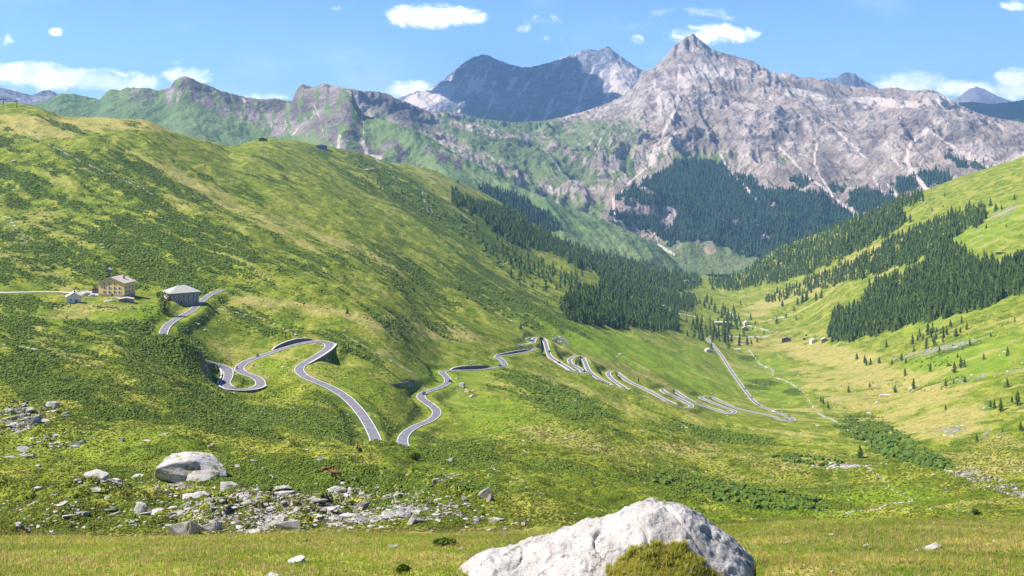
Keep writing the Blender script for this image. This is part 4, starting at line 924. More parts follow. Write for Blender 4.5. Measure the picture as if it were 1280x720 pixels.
def rock_at(px_, py_, w, h, label, group=None, mat=None, name='rock', depth=.8, ymin=90, sink=.52, mesh=None, yaw=None):
    q = hit_down(px_, py_, ymin)
    if q is None: return
    s = q[1]/F; o = bpy.data.objects.new(name, mesh or random.choice(RK[(mat or M_rock).name])); link(o)
    W_, H_ = w*s, h*s
    o.scale = (W_*1.12, W_*depth, H_*1.85); o.location = (q[0], q[1]+W_*depth*.3, q[2]+H_*(.5-sink))
    o.rotation_euler = (random.uniform(-.15,.15), random.uniform(-.15,.15), random.uniform(-.5,.5) if yaw is None else yaw)
    tag(o, label, 'rock', group); return o
# the biggest boulder of the knoll, with its own mesh
rock_at(231, 600, 92, 34, 'largest grey boulder on the left knoll, rounded and cracked above the rock slabs', name='boulder', mesh=rock_mesh(5, 5, 22, .0, mat=M_rockw), depth=.7, sink=.42, yaw=.2)
BIG = [
 (245,600,60,10,'flat grey apron slab at the foot of the largest boulder'),(118,596,34,9,'pale angular slab left of the largest boulder'),(144,600,16,9,'squarish pale rock next to the slab left of the largest boulder'),(170,596,20,9,'pale rock between the square one and the largest boulder'),(152,553,12,8,'pinkish rock on the grassy rise above the slabs'),
 (281,613,36,9,'low whitish slab just right of the largest boulder'),(203,545,14,7,'dark grey rock poking out behind the largest boulder'),(182,552,14,5,'thin pale slab behind the largest boulder'),(46,583,9,6,'small light rock at the far left of the knoll'),
 (228,668,44,26,'large smooth grey slab at the lower edge of the slab field'),(262,664,30,18,'cracked pale slab right of the large smooth one'),(312,668,30,18,'bright rounded slab at the bottom of the slab field'),(356,662,44,22,'long tilted slab in the middle of the slab field'),(172,640,26,14,'bluish slab on the left side of the slab field'),
 (345,612,36,8,'ribbed grey slab at the top of the slab field'),(420,612,30,12,'pale sloping slab at the upper right of the slab field'),(452,636,30,12,'grey slab above the dark notch on the right knoll'),(518,656,34,13,'largest bluish slab on the right part of the knoll'),(486,648,22,11,'broken slab left of the largest bluish slab'),(440,652,26,10,'long low slab over the short grass'),
 (545,626,18,12,'rounded grey boulder standing alone on the right knoll'),(580,626,8,8,'small upright boulder right of the lone rounded one'),(606,622,26,16,'dark cleft boulder on the mossy hump'),(612,627,14,12,'shaded companion of the dark cleft boulder'),(547,602,14,14,'dark shaded crag below the bend of the road'),(562,577,14,6,'white slab on the crest in front of the road'),
 (590,655,26,9,'flat light slab in the row of rocks by the meadow'),(614,664,14,11,'round pale stone in the row of rocks by the meadow'),(628,663,15,11,'egg shaped pale stone in the row of rocks by the meadow'),(621,652,24,10,'long tilted slab in the row of rocks by the meadow'),(651,656,14,14,'last upright rock of the row by the meadow'),(580,664,10,6,'small stone at the left end of the row by the meadow'),
 (399,576,13,7,'grey rock on the grassy crest near the cows'),(366,584,10,4,'low rock at the left of the cow pasture'),(317,577,12,7,'dark edged rock on the crest above the slab field'),
 (577,484,12,7,'heap stone below the middle road bend'),(582,490,9,6,'lower heap stone under the middle road bend'),(590,497,10,5,'pale flat stone under the middle road'),
 (707,548,8,4,'light stone on the slope below the switchbacks'),(664,551,6,3,'small stone left of the light one below the switchbacks'),(692,427,12,6,'pale crag above the parking bend'),(1255,315,22,7,'pale outcrop near the right edge high on the slope'),(1040,580,10,5,'rock pile beside the stream meadow'),
 (1252,602,9,6,'grey stone in the rocky stream bed at right'),(1216,641,10,6,'dark topped stone by the small bush at lower right'),(1200,638,8,5,'pale stone left of the small bush at lower right'),
 (1141,486,10,6,'bright rock heap under the leaning spruce'),(1110,494,22,4,'flat pale rocks at the meadow edge'),(1232,512,8,5,'pale boulder beside three clustered spruces'),
 (917,672,16,5,'low grey slab just right of the foreground boulder top'),(937,668,10,5,'pinkish stone lying above the foreground meadow lip'),(922,659,5,4,'tiny reddish stone above the foreground meadow lip'),
]
for (x, y, w, h, lab) in BIG:
    rock_at(x, y, w, h, lab, mat=(M_rockd if 'dark' in lab or 'shaded' in lab else (M_rockw if ('pale' in lab or 'white' in lab or 'bright' in lab or 'light' in lab) else M_rock)))
CL = [ # label, group, (cx,cy,rx,ry,angle), count, (w0,w1), flatness
 ('grey slab among many in the rocky field at the left of the knoll','rocks of the slab field',(300,640,112,28,2),45,(8,34),.24),
 ('broken grey rock among many on the right part of the knoll','rocks on the right part of the knoll',(460,635,75,28,2),42,(7,30),.26),
 ('grey rock in the broken band at the lower left of the knoll','rocks at the lower left of the knoll',(110,638,75,24,8),34,(6,26),.28),
 ('grey rock half sunk in the slope at the left edge','rocks at the left edge of the slope',(40,520,42,16,-6),22,(7,30),.36),
 ('pale rock in the ledge under the dark hollow at the left','rocks below the hollow at left',(60,560,55,14,-18),14,(7,24),.33),
 ('pale stone in the scree streak below the dense wood','stones of the scree streak',(1170,437,58,4,-13),18,(3,8),.5),
 ('small stone strewn on the crest above the slab field','stones on the crest',(300,590,90,8,2),10,(4,9),.5),
 ('pale rock scattered around the rocky stream at right','rocks by the stream bed at right',(1225,600,55,16,18),22,(3,7),.6),
 ('small rock in the bottom left corner of the knoll','rocks at the bottom left of the knoll',(40,664,42,8,6),12,(6,16),.5),
 ('stone of the little heap below the middle road bend','stones of the heap below the road',(578,482,14,7,30),7,(3,6),.6),
]
spec = []
for lab, grp, (cx_, cy_, rx, ry, an_), cnt, (w0, w1), fl in CL:
    for k in range(cnt):
        a_, r_ = random.uniform(0,6.283), math.sqrt(random.random()); dx, dy = rx*r_*math.cos(a_), ry*r_*math.sin(a_); t_ = math.radians(an_)
        w = w0+(w1-w0)*random.random()**2.2
        spec.append((w, cx_+dx*math.cos(t_)-dy*math.sin(t_), cy_+dx*math.sin(t_)+dy*math.cos(t_), w*fl*random.uniform(.7,1.2), lab, grp))
spec.sort(key=lambda t: -t[0])
for w, x, y, h, lab, grp in spec[:225]: rock_at(x, y, w, h, lab, grp, random.choice((M_rock, M_rock, M_rockw)))
small = [(hit_down(x, y, 90), w, h) for w, x, y, h, _, _ in spec[225:]]
# foreground stones on the meadow
FG = [(370,704,26,16,'sharp white triangular stone in the foreground grass',M_rockw,.9),(341,722,20,10,'rounded white stone at the bottom edge of the meadow',M_rockw,.9),(489,686,20,5,'flat grey stone lying in the dry meadow',M_rock,.8),(380,677,9,4,'small stone in the short grass below the slab field',M_rockw,.8),(577,688,7,5,'small pale stone beside the low bush',M_rockw,.8),(443,702,5,4,'tiny white stone in the middle of the meadow',M_rockw,.8),
 (1166,687,30,5,'longest flat pale stone in the right meadow',M_rockw,.6),(1144,690,14,3,'thin pale stone left of the longest one',M_rockw,.6),(1083,684,9,6,'white pebble like stone in the right meadow',M_rockw,.8),(1039,669,9,4,'low white stone on the left of the right meadow',M_rockw,.8),(985,679,9,4,'pale stone just right of the foreground boulder',M_rockw,.8),(1234,660,12,3,'thin stone at the crest of the right meadow',M_rockw,.6),(1041,718,8,5,'stone at the bottom edge of the right meadow',M_rockw,.8),(1243,679,4,4,'tiny light stone near the right edge of the meadow',M_rockw,.8),(353,694,4,3,'tiny stone left of the triangular one',M_rockw,.8)]
for x, y, w, h, lab, mt, dp in FG:
    rock_at(x, y, w, h, lab, None, mt, ymin=8, name='stone', depth=dp, sink=.3)
# rubble: uncountable little stones wherever the ground is rocky or a bed is stony
px_r, py_r = rng.uniform(-40, 1320, 60000), rng.uniform(180, 668, 60000); P_ = []; S_ = []
for x, y in zip(px_r, py_r):
    h = G.hit(x, y, 95)
    if not h or h[1] > 2600: continue
    i, j = int(h[3]), int(h[4]); pr = max(rock[i,j]*.55, path[i,j]*.6, .018+.02*(x > 700))
    if pr < .06 and perlin(x/30., y/18., 5) < .0: continue
    if roaddist[i,j] < 6 or rng.random() > pr: continue
    P_.append(h[:3]); S_.append(rng.uniform(.5, 1.4)*(1+1.5*rng.random()**6))
P_ = np.array(P_); S_ = np.array(S_)*np.clip(P_[:,1]/430, .4, 2.6)*.62
peb = []
for s in range(6):
    bm = bmesh.new(); bmesh.ops.create_icosphere(bm, subdivisions=1, radius=.5); r_ = random.Random(s)
    for v in bm.verts: v.co *= r_.uniform(.7,1.15); v.co.z *= .7
    bm.verts.ensure_lookup_table(); peb.append((np.array([v.co[:] for v in bm.verts]), np.array([[v.index for v in f.verts] for f in bm.faces]))); bm.free()
P_ = np.concatenate([P_, np.array([q[:3] for q, w, h in small])]); S_ = np.concatenate([S_, np.array([.75*w*q[1]/F for q, w, h in small])])
rb = scatter('rubble', peb, P_, S_, M_rockw, 1.4); tag(rb, kind='stuff')
print('rubble', len(P_), round(time.time()-T0,1))

# ------------------------------------------------------------------ foreground boulder
def fg_boulder():
    Yc = 15.0; s = Yc/F; top = [(540,760),(560,735),(575,719),(592,706),(609,694),(630,691),(649,688),(662,681),(675,675),(708,663),(735,655),(757,650),(775,643),(790,637),(803,632),(813,630),(824,632),(832,634),(842,634),(852,636),(864,641),(875,648),(888,661),(902,669),(914,676),(931,690),(944,708),(948,722),(952,760)]
    zb = -6.9
    nx, ny = 300, 200; xs = np.linspace(542, 950, nx); ts = np.linspace(-1, 1, ny)
    Xg, Tg = np.meshgrid(xs, ts); crest = ease(top, xs); crest = blur(crest[None,:], 2.2, 1)[0]
    ztop = (HY-crest)/F*Yc; xx = (Xg-640)*s
    # ridge in the middle, long sunlit apron to the camera, steep back
    yy_ = np.where(Tg < 0, Yc+Tg*3.0, Yc+Tg*1.25)
    prof = np.where(Tg < 0, 1-np.abs(Tg)**1.75, 1-np.abs(Tg)**2.4)
    Zg = zb+(ztop[None,:]-zb)*np.clip(prof, 0, 1)
    # hollow that holds the turf
    hol = np.exp(-(((Xg-838)/62)**2+((Tg+.37)/.09)**2)); Zg -= .16*hol
    w3 = sstep(Zg-zb, 0, .4)
    cr = fbm(xx*1.3+yy_*.3, yy_*1.1-xx*.4, 5, 91, .55, True); f2 = fbm(xx*4, yy_*4+Zg*3, 4, 92, .6); f3 = fbm(xx*16+Zg*9, yy_*16, 3, 93, .6)
    crk = np.exp(-(np.abs(perlin(xx*.8+yy_*.9, yy_*.45-xx*.5, 95))/.025)**2)*.05
    Zg += w3*(.07*cr+.05*f2+.016*f3-crk)-.07*w3*.35
    yy_ += w3*.06*fbm(xx*3+7, Zg*5, 3, 94)
    V = np.stack([xx*yy_/Yc*1.0, yy_, Zg], -1).reshape(-1,3); idx = np.arange(nx*ny).reshape(ny,nx)
    Fc = np.stack([idx[:-1,:-1], idx[:-1,1:], idx[1:,1:], idx[1:,:-1]], -1).reshape(-1,4)
    m, n = new_mat('foreground_gneiss'); P = n.pos()
    a = n.noise(P, 1.6, 6, .65); b_ = n.noise(n.mapping(P, (1,2.2,2.6), (.2,.5,.5)), 5, 6, .72); c_ = n.noise(P, 38, 4, .65); mu = n.noise(P, 2.6, 5, .7)
    cc = n.mix(n.ramp(a, .32, .68), (.35,.32,.295), (.54,.51,.475)); cc = n.mix(n.ramp(b_, .56, .70, 0, .85), cc, (.26,.235,.20))
    cc = n.mix(n.ramp(c_, .56, .66, 0, .8), cc, (.14,.12,.11)); ve = n.n('ShaderNodeTexVoronoi', feature='DISTANCE_TO_EDGE'); dn = n.n('ShaderNodeVectorMath', operation='ADD'); n.put(dn.inputs[0], n.mapping(P, (1,1.6,1.6), (.2,.4,.6))); n.put(dn.inputs[1], n.mapping(n.noise(P, 1.5, 5, .7, out=1), (.9,.9,.9))); n.put(ve.inputs['Vector'], dn.outputs[0]); ve.inputs['Scale'].default_value = .75
    crk_ = n.math('MULTIPLY', n.ramp(ve.outputs['Distance'], .004, .022, 1, 0), n.ramp(n.noise(P, 1.1, 3), .45, .6)); cc = n.mix(n.math('MULTIPLY', crk_, .8), cc, (.09,.075,.06))
    stn = n.noise(n.mapping(P, (1.5,.6,.35)), 1.4, 6, .7); cc = n.mix(n.ramp(stn, .5, .68, 0, .6), cc, (.25,.225,.195))
    cc = n.mix(n.ramp(mu, .66, .74, 0, .7), cc, (.30,.28,.12))
    n.surf(cc, .9, n.bump(n.math('ADD', b_, n.math('MULTIPLY', c_, .35)), .75, .07), spec=.2)
    o = np_mesh('boulder', V, Fc, m, True); tag(o, 'huge white lichen spotted boulder in the foreground with turf growing in its hollow', 'boulder')
    return xx, yy_, Zg, V.reshape(ny, nx, 3), Xg, Tg
bx_, by_, bz_, BV, BXp, BT = fg_boulder()

# ------------------------------------------------------------------ grass of the near meadow
def tuft(seed, blades=8, h=(.6,1.0), spread=.35, wd=.045, bend=.45):
    r_ = random.Random(seed); V = []; Fc = []
    for b in range(blades):
        a = r_.uniform(0,6.283); ox, oy = r_.uniform(-.25,.25), r_.uniform(-.25,.25); H = r_.uniform(*h); bd = r_.uniform(.1,bend); dx, dy = math.cos(a), math.sin(a); tx, ty = -dy*wd, dx*wd
        c = len(V)
        for f, w in ((0,1),(.5,.8)):
            V += [(ox+dx*bd*f*f-tx*w, oy+dy*bd*f*f-ty*w, H*f), (ox+dx*bd*f*f+tx*w, oy+dy*bd*f*f+ty*w, H*f)]
        V.append((ox+dx*bd*1.1, oy+dy*bd*1.1, H*(1-.15*bd)))
        Fc += [(c,c+1,c+3),(c,c+3,c+2),(c+2,c+3,c+4)]
    return np.array(V), np.array(Fc)
def grass_mat(name, a, b, sc_=6):
    m, n = new_mat(name); P = n.pos(); f = n.ramp(n.noise(P, sc_, 4, .7), .3, .7); g_ = n.ramp(n.noise(P, .35, 3, .6), .35, .65)
    c = n.mix(f, a, b); c = n.mix(n.math('MULTIPLY', g_, .45), c, (.20,.24,.03))
    b_ = n.surf(c, .7, spec=.15); tr = n.n('ShaderNodeBsdfTranslucent'); n.put(tr.inputs[0], c); mx = n.n('ShaderNodeMixShader'); mx.inputs[0].default_value = .6
    n.t.links.new(b_.outputs[0], mx.inputs[1]); n.t.links.new(tr.outputs[0], mx.inputs[2]); o = [q for q in n.t.nodes if q.type == 'OUTPUT_MATERIAL'][0]; n.t.links.new(mx.outputs[0], o.inputs[0]); return m
Mg1 = grass_mat('meadow_grass', (.27,.38,.03), (.50,.54,.08)); Mg2 = grass_mat('dry_grass', (.58,.42,.12), (.74,.60,.24)); Mg3 = grass_mat('withered_grass', (.42,.27,.10), (.56,.42,.18))
Mg4 = grass_mat('rock_turf', (.46,.46,.06), (.66,.58,.15), 9)
tf = [tuft(s) for s in range(8)]
def meadow(name, n_, mat, hh, thr, seed, wide=1.0):
    y = np.sqrt(rng.uniform(11**2, 42**2, n_)); x = rng.uniform(-.56, .56, n_)*y
    f = fbm(x/1.6, y/1.6, 3, seed)+.6*fbm(x/5, y/5, 2, seed+3); keep = f > thr+rng.uniform(-.25,.25,n_); x, y = x[keep], y[keep]
    z = np.array([G.zat(a, b) for a, b in zip(x, y)])
    return scatter(name, tf, np.stack([x, y, z-.01], -1), rng.uniform(hh[0], hh[1], len(x)), mat, wide)
for nm, n_, mt, hh, thr, sd in (('grass', 110000, Mg1, (.045,.10), -.4, 201), ('grass', 60000, Mg2, (.05,.12), -.12, 207), ('grass', 16000, Mg3, (.05,.11), .12, 213)):
    o = meadow(nm, n_, mt, hh, thr, sd); tag(o, kind='stuff')
stalk = [tuft(s+50, 5, (.7,1.0), .5, .012, .25) for s in range(5)]
yq = np.sqrt(rng.uniform(11**2, 40**2, 5000)); xq = rng.uniform(-.56,.56,5000)*yq; kq = fbm(xq/3, yq/3, 3, 231) > -.05; xq, yq = xq[kq], yq[kq]
zq = np.array([G.zat(a, b) for a, b in zip(xq, yq)]); o = scatter('seed_stalks', stalk, np.stack([xq, yq, zq], -1), rng.uniform(.14,.30,len(xq)), Mg3, 1.0); tag(o, kind='stuff')
sel = (np.abs((BXp-835)/72)**2+((BT+.37)/.11)**2 < 1+.35*perlin(BXp/9, BT*9, 6)) & (BXp > 750) & (BXp < 912)
cand = BV[sel]; k = rng.integers(0, len(cand), 4200); pt = cand[k]+rng.normal(0,.012,(4200,3))
o = scatter('turf', tf, pt-np.array([0,0,.02]), rng.uniform(.04,.10,4200), Mg4, 1.0); tag(o, kind='stuff')
# tussocks that roughen the middle distance
NS = 90000; a = rng.uniform(-60, 1340, NS); b = rng.uniform(440, 672, NS)**1.0; P_ = []
for x, y in zip(a, b):
    h = G.hit(x, y, 95)
    if not h or h[1] > 620: continue
    i, j = int(h[3]), int(h[4])
    if roaddist[i,j] < 5.5 or rock[i,j] > .6: continue
    P_.append(h[:3])
P_ = np.array(P_); k = len(P_)//2
tus = [(V*np.array([1,1,.75]), Fc) for V, Fc in cush[:6]]
Mt1 = grass_mat('tussock_green', (.11,.155,.018), (.20,.23,.03), .6); Mt2 = grass_mat('tussock_dry', (.24,.22,.045), (.33,.28,.08), .6)
for Q, mt in ((P_[:k], Mt1), (P_[k:], Mt2)):
    s_ = rng.uniform(.25,.6,len(Q))*np.clip(Q[:,1]/260, .6, 1.7)
    Q = Q.copy(); Q[:,2] -= .12*s_
    o = scatter('tussocks', tus, Q, s_*.8, mt, 1.25); tag(o, kind='stuff')
def bush(px_, py_, w, h, label, ymin, mat=M_shrub, name='bush', cat='bush'):
    q = hit_down(px_, py_, ymin); s = q[1]/F; W_, H_ = w*s, h*s; n_ = 900
    d = rng.normal(0,1,(n_,3)); d /= np.linalg.norm(d,axis=1)[:,None]; r_ = rng.uniform(.55,1.0,n_)[:,None]
    lob = 1+.25*perlin(d[:,0]*2.2+px_, d[:,1]*2.2+d[:,2], 3)[:,None]; p = d*r_*lob*np.array([W_/2, W_/2.4, H_/2]); p[:,2] += H_*.45
    leaf = (np.array([(-.5,-.2,0),(.5,-.2,.1),(.1,.5,.25),(0,-.3,.5)]), np.array([(0,1,2),(0,3,1)]))
    r0 = empty(name, q[:3])
    scatter('crown' if cat == 'tree' else 'foliage', [leaf], p, np.full(n_, max(.09*W_, .05)), mat, 1.0, parent=r0)
    bm = bmesh.new()
    if cat == 'tree': add_cyl(bm, (0,0,-.5), (0,0,H_*.5), W_*.06, W_*.03, 7)
    for k in range(5): a_ = k*1.3; add_cyl(bm, (0,0,H_*(.25 if cat == 'tree' else -.03)), (math.cos(a_)*W_*.3, math.sin(a_)*W_*.25, H_*.6), W_*.02, W_*.008, 5)
    bm_obj('trunk' if cat == 'tree' else 'stem', bm, M_trunk, r0)
    tag(r0, label, cat); return r0
bush(557, 684, 32, 10, 'low green bush alone in the dry foreground meadow', 8)
bush(504, 718, 16, 11, 'dark little bush at the bottom edge beside the foreground boulder', 8)
bush(1219, 643, 9, 8, 'small dark bush among stones on the lower right meadow', 90)
bush(519, 574, 16, 9, 'dark bush on the crest in front of the middle road', 95)
bush(206, 392, 17, 30, 'round leafy tree standing in front of the grey stone inn', 500, M_broad, 'leafy_tree', 'tree')
bush(198, 372, 6, 8, 'pale green bush left of the round leafy tree', 500, M_broad)

# ------------------------------------------------------------------ buildings
M_ochre = simple('ochre_plaster', (.80,.55,.21), .9, var=.08, scale=.5); M_white = simple('white_plaster', (.72,.69,.64), .9, var=.1, scale=.6)
M_stone = stone_mat('house_stone', (.27,.22,.18), (.39,.34,.29), (.16,.14,.12), .9); M_slate = simple('pale_slate', (.44,.36,.30), .8, var=.25, scale=1.2)
M_slateg = simple('grey_green_slate', (.36,.35,.31), .8, var=.2, scale=1.2); M_dkroof = simple('dark_roof', (.20,.15,.12), .8, var=.2, scale=1.2)
M_wood = simple('dark_timber', (.13,.08,.05), .85, var=.3, scale=2); M_glass = simple('window_glass', (.035,.045,.06), .15, var=.1, spec=.6); M_shut = simple('pale_shutter', (.50,.52,.60), .8, var=.1)
M_red = simple('red_cloth', (.5,.04,.03), .8); M_conc = simple('pale_concrete', (.55,.53,.50), .9, var=.12, scale=.5); M_bluebarn = simple('blue_grey_cladding', (.22,.27,.36), .6, var=.1, scale=.4); M_dark = simple('dark_opening', (.02,.02,.02), .9)
def gable_house(loc, rz, w, d, hw, hr, wall_m, roof_m, label, cat='house', name='house', wins=(), side=(), chim=None, door=None, over=.6, hip=False, base=None, shutters=False, th=.35):
    r = empty(name, loc, rz); bm = bmesh.new()
    if hip:
        add_box(bm, (0,0,hw/2-2), (w,d,hw+4))
    else:
        add_prism(bm, [(-w/2,-4),(w/2,-4),(w/2,hw),(0,hw+hr),(-w/2,hw)], 'y', -d/2, d/2)
    wl = bm_obj('wall', bm, wall_m, r)
    bm = bmesh.new()
    if hip:
        e = over; rl = max((w-d)/2, w*.12)
        for z0, z1 in ((hw+.02, hw+hr),):
            P0 = [bm.verts.new(v) for v in ((-w/2-e,-d/2-e,z0),(w/2+e,-d/2-e,z0),(w/2+e,d/2+e,z0),(-w/2-e,d/2+e,z0))]
            P1 = [bm.verts.new(v) for v in ((-w/2-e,-d/2-e,z0+.25),(w/2+e,-d/2-e,z0+.25),(w/2+e,d/2+e,z0+.25),(-w/2-e,d/2+e,z0+.25))]
            a, b = bm.verts.new((-rl,0,z1)), bm.verts.new((rl,0,z1))
            bm.faces.new(P0[::-1])
            for i in range(4): bm.faces.new((P0[i],P0[(i+1)%4],P1[(i+1)%4],P1[i]))
            bm.faces.new((P1[0],P1[1],b,a)); bm.faces.new((P1[1],P1[2],b)); bm.faces.new((P1[2],P1[3],a,b)); bm.faces.new((P1[3],P1[0],a))
    else:
        s_ = hr/(w/2); e = over; y0, y1 = -d/2-e, d/2+e
        add_prism(bm, [(-w/2-e,hw-e*s_+.02),(0,hw+hr+.02),(w/2+e,hw-e*s_+.02),(w/2+e,hw-e*s_+th),(0,hw+hr+th),(-w/2-e,hw-e*s_+th)], 'y', y0, y1)
    rf = bm_obj('roof', bm, roof_m, r)
    if chim:
        bm = bmesh.new()
        for cx_, cy_ in chim: add_box(bm, (cx_,cy_,hw+hr*.9), (.9,.9,2.2))
        bm_obj('chimney', bm, M_dkroof, rf)
    def win(x, y, z, ww, wh, face):
        bm = bmesh.new(); bf = bmesh.new()
        if face == 'f': add_box(bf, (x,-d/2-.04,z), (ww+.3,.1,wh+.3)); add_box(bm, (x,-d/2-.1,z), (ww,.06,wh))
        else: add_box(bf, (w/2+.04 if face == 'r' else -w/2-.04, y, z), (.1,ww+.3,wh+.3)); add_box(bm, (w/2+.1 if face == 'r' else -w/2-.1, y, z), (.06,ww,wh))
        f = bm_obj('window', bm, M_glass, r); bm_obj('frame', bf, M_shut, f)
        if shutters:
            for q in (-1,1):
                bs = bmesh.new()
                if face == 'f': add_box(bs, (x+q*(ww*.75+.1),-d/2-.12,z), (ww*.42,.06,wh))
                else: add_box(bs, ((w/2+.12)*(1 if face == 'r' else -1), y+q*(ww*.75+.1), z), (.06,ww*.42,wh))
                bm_obj('shutter', bs, M_shut, f)
    for x, z, ww, wh in wins: win(x, 0, z, ww, wh, 'f')
    for f_, y, z, ww, wh in side: win(0, y, z, ww, wh, f_)
    if door:
        bm = bmesh.new(); add_box(bm, (door[0],-d/2-.07,door[2]/2), (door[1],.14,door[2])); bm_obj('door', bm, M_wood, r)
    if base:
        bm = bmesh.new(); add_box(bm, (0,0,base/2-2), (w+.16,d+.16,base+4)); bm_obj('plinth', bm, M_stone, r)
    tag(r, label, cat); return r
def at(px_, py_, ymin=400):
    h = hit_down(px_, py_, ymin); return (h[0], h[1], h[2]), h[1]/F
p, s = at(146, 369, 500); rz = math.radians
gable_house(p, rz(-16), 37*s, 22*s, 17*s, 6.5*s, M_ochre, M_slate, 'three storey ochre yellow house with a low pale gable roof', name='yellow_house', over=1.0*s*1.5, base=2.6*s,
    wins=[(x*s, z*s, 1.9*s, 2.3*s) for x in (-10,-2.5,5,12) for z in (5.6,10.6)]+[(-10*s,15.3*s,1.7*s,1.9*s),(-2.5*s,16.0*s,1.7*s,2*s),(5*s,15.8*s,1.7*s,2*s)], side=[('r', y*s, z*s, 1.9*s, 2.2*s) for y in (-7,0,7) for z in (5.6,11)], chim=[(9*s,2*s)], door=(1.2*s,2.4*s,3.4*s), shutters=True)
p, s = at(227, 377, 500)
inn = gable_house(p, rz(32), 36*s, 26*s, 12.5*s, 8*s, M_stone, M_slateg, 'grey stone inn with a broad pale hipped roof at the road bend', name='stone_inn', hip=True, over=2.6*s, wins=[(x*s, z*s, 2.0*s, 2.4*s) for x in (-13,-7,-1,5,11,15.5) for z in (3.2,8.4)], side=[('l', y*s, z*s, 2*s, 2.4*s) for y in (-7,0,7) for z in (3.2,8.4)], chim=[(6*s,1*s)], door=(-4*s,2.4*s,3.4*s), shutters=True)
bm = bmesh.new(); add_box(bm, (-18*s,-14.2*s,7*s), (3.2*s,.2,6*s)); bm_obj('awning', bm, M_red, inn)
bm = bmesh.new(); add_box(bm, (-18.2*s,2*s,6.5*s), (.4,20*s,12*s)); bm_obj('side_wall', bm, M_white, inn)
p, s = at(92, 377, 500)
gable_house(p, rz(22), 17*s, 14*s, 6.5*s, 4.8*s, M_white, M_slate, 'small white hut with a steep pale gable roof left of the yellow house', 'hut', 'mountain_hut', wins=[(-3.5*s,3.5*s,1.6*s,1.6*s)], door=(3*s,2.4*s,3.6*s), chim=[(1*s,3*s)], over=1*s)
p, s = at(158, 377, 500)
gable_house(p, rz(10), 17*s, 9*s, 3.3*s, 1.6*s, M_stone, M_slate, 'low dark stone shed with a white roof below the yellow house', 'shed', 'shed', door=(0,2*s,2.6*s), over=.7*s, wins=[(-5*s,1.9*s,1.3*s,1*s),(5*s,1.9*s,1.3*s,1*s)])
p, s = at(121, 366, 500)
gable_house(p, rz(0), 9*s, 7*s, 4.6*s, 2.2*s, M_wood, M_dkroof, 'little brown kiosk by the left corner of the yellow house', 'kiosk', 'kiosk', wins=[(0,2.7*s,4*s,1.6*s)], over=.9*s)
p, s = at(136, 341, 600)
gable_house(p, rz(-10), 6*s, 5*s, 4*s, 1.6*s, M_stone, M_slate, 'tiny white roofed cabin on the slope behind the yellow house', 'cabin', 'cabin', door=(0,1.6*s,2.6*s), over=.5*s)
p, s = at(402, 186, 1500)
barn = gable_house(p, rz(8), 14*s, 9*s, 4.2*s, 1.3*s, M_bluebarn, M_shut, 'long blue grey barn on top of the grassy hump', 'barn', 'barn', over=.5*s, wins=[(x*s, 2.2*s, 1.2*s, 1*s) for x in (-4,0,4)])
p, s = at(329, 176, 1500)
gable_house(p, rz(-12), 9*s, 6*s, 2.6*s, 1.4*s, M_wood, M_dkroof, 'small brown chalet on the hump skyline left of the blue grey barn', 'chalet', 'chalet', over=.5*s, wins=[(-2*s,1.4*s,1*s,.8*s),(2*s,1.4*s,1*s,.8*s)])
VH = [(933,406,7,3,M_white,M_slate,'white roofed house behind the gallery in the valley','house','house',12),(931,413,8,3,M_stone,M_slateg,'low grey house in front of the white roofed one in the valley','house','house',0),(983,427,11,3.6,M_wood,M_dkroof,'dark brown barn on the flat valley pasture','barn','barn',-15),(1005,425,3.5,2,M_stone,M_dkroof,'tiny stone shed between the brown barn and the white hut','shed','shed',0),
 (1017,428,8.5,3,M_white,M_slate,'white hut with a pale roof on the valley pasture','hut','mountain_hut',12),(1031,427,9,3,M_stone,M_slate,'low stone hut at the corner of the dense wood','hut','mountain_hut',-8),(886,440,9,2.8,M_white,M_slate,'white shed beside the straight valley road','shed','shed',10),(1008,420,2.5,1.5,M_wood,M_dkroof,'tiny wooden hayshed behind the valley pasture huts','shed','shed',0),
 (878,337,7,2.6,M_white,M_slate,'far white house above the valley wood','house','house',10),(858,354,7,2.5,M_white,M_slate,'white house peeping out of the wood on the left','house','house',-10),(572,224,3,1.6,M_wood,M_dkroof,'tiny hut on the grassy crest right of the blue grey barn','hut','mountain_hut',0),(826,384,8,2,M_stone,M_slate,'long low stone building at the edge of the left wood','building','building',-20)]
for (x, y, w, h, wm, rm, lab, cat, nm, a_) in VH:
    p, s = at(x, y, 1000)
    gable_house(p, rz(a_), w*s, w*.7*s, h*s, h*.65*s, wm, rm, lab, cat, nm, over=.4*s, wins=[(-w*.25*s,h*.5*s,w*.14*s,h*.35*s),(w*.25*s,h*.5*s,w*.14*s,h*.35*s)], door=(0,w*.12*s,h*.6*s))
# road gallery in the valley
p, s = at(903, 407, 1200); r = empty('road_gallery', p, rz(-6)); L = 19*s
bm = bmesh.new(); add_box(bm, (0,0,4.2*s), (L,6*s,1.1*s)); bm_obj('deck', bm, M_conc, r)
bm = bmesh.new(); add_box(bm, (0,2.4*s,1.6*s), (L,.6*s,5.2*s)); bm_obj('back_wall', bm, M_conc, r)
for k in range(7):
    bm = bmesh.new(); add_box(bm, (-L/2+L*(k+.5)/7, -2.2*s, 1.4*s), (.5*s,.6*s,4.5*s)); bm_obj('pillar', bm, M_conc, r)
tag(r, 'long white concrete road gallery on pillars among the valley trees', 'gallery')
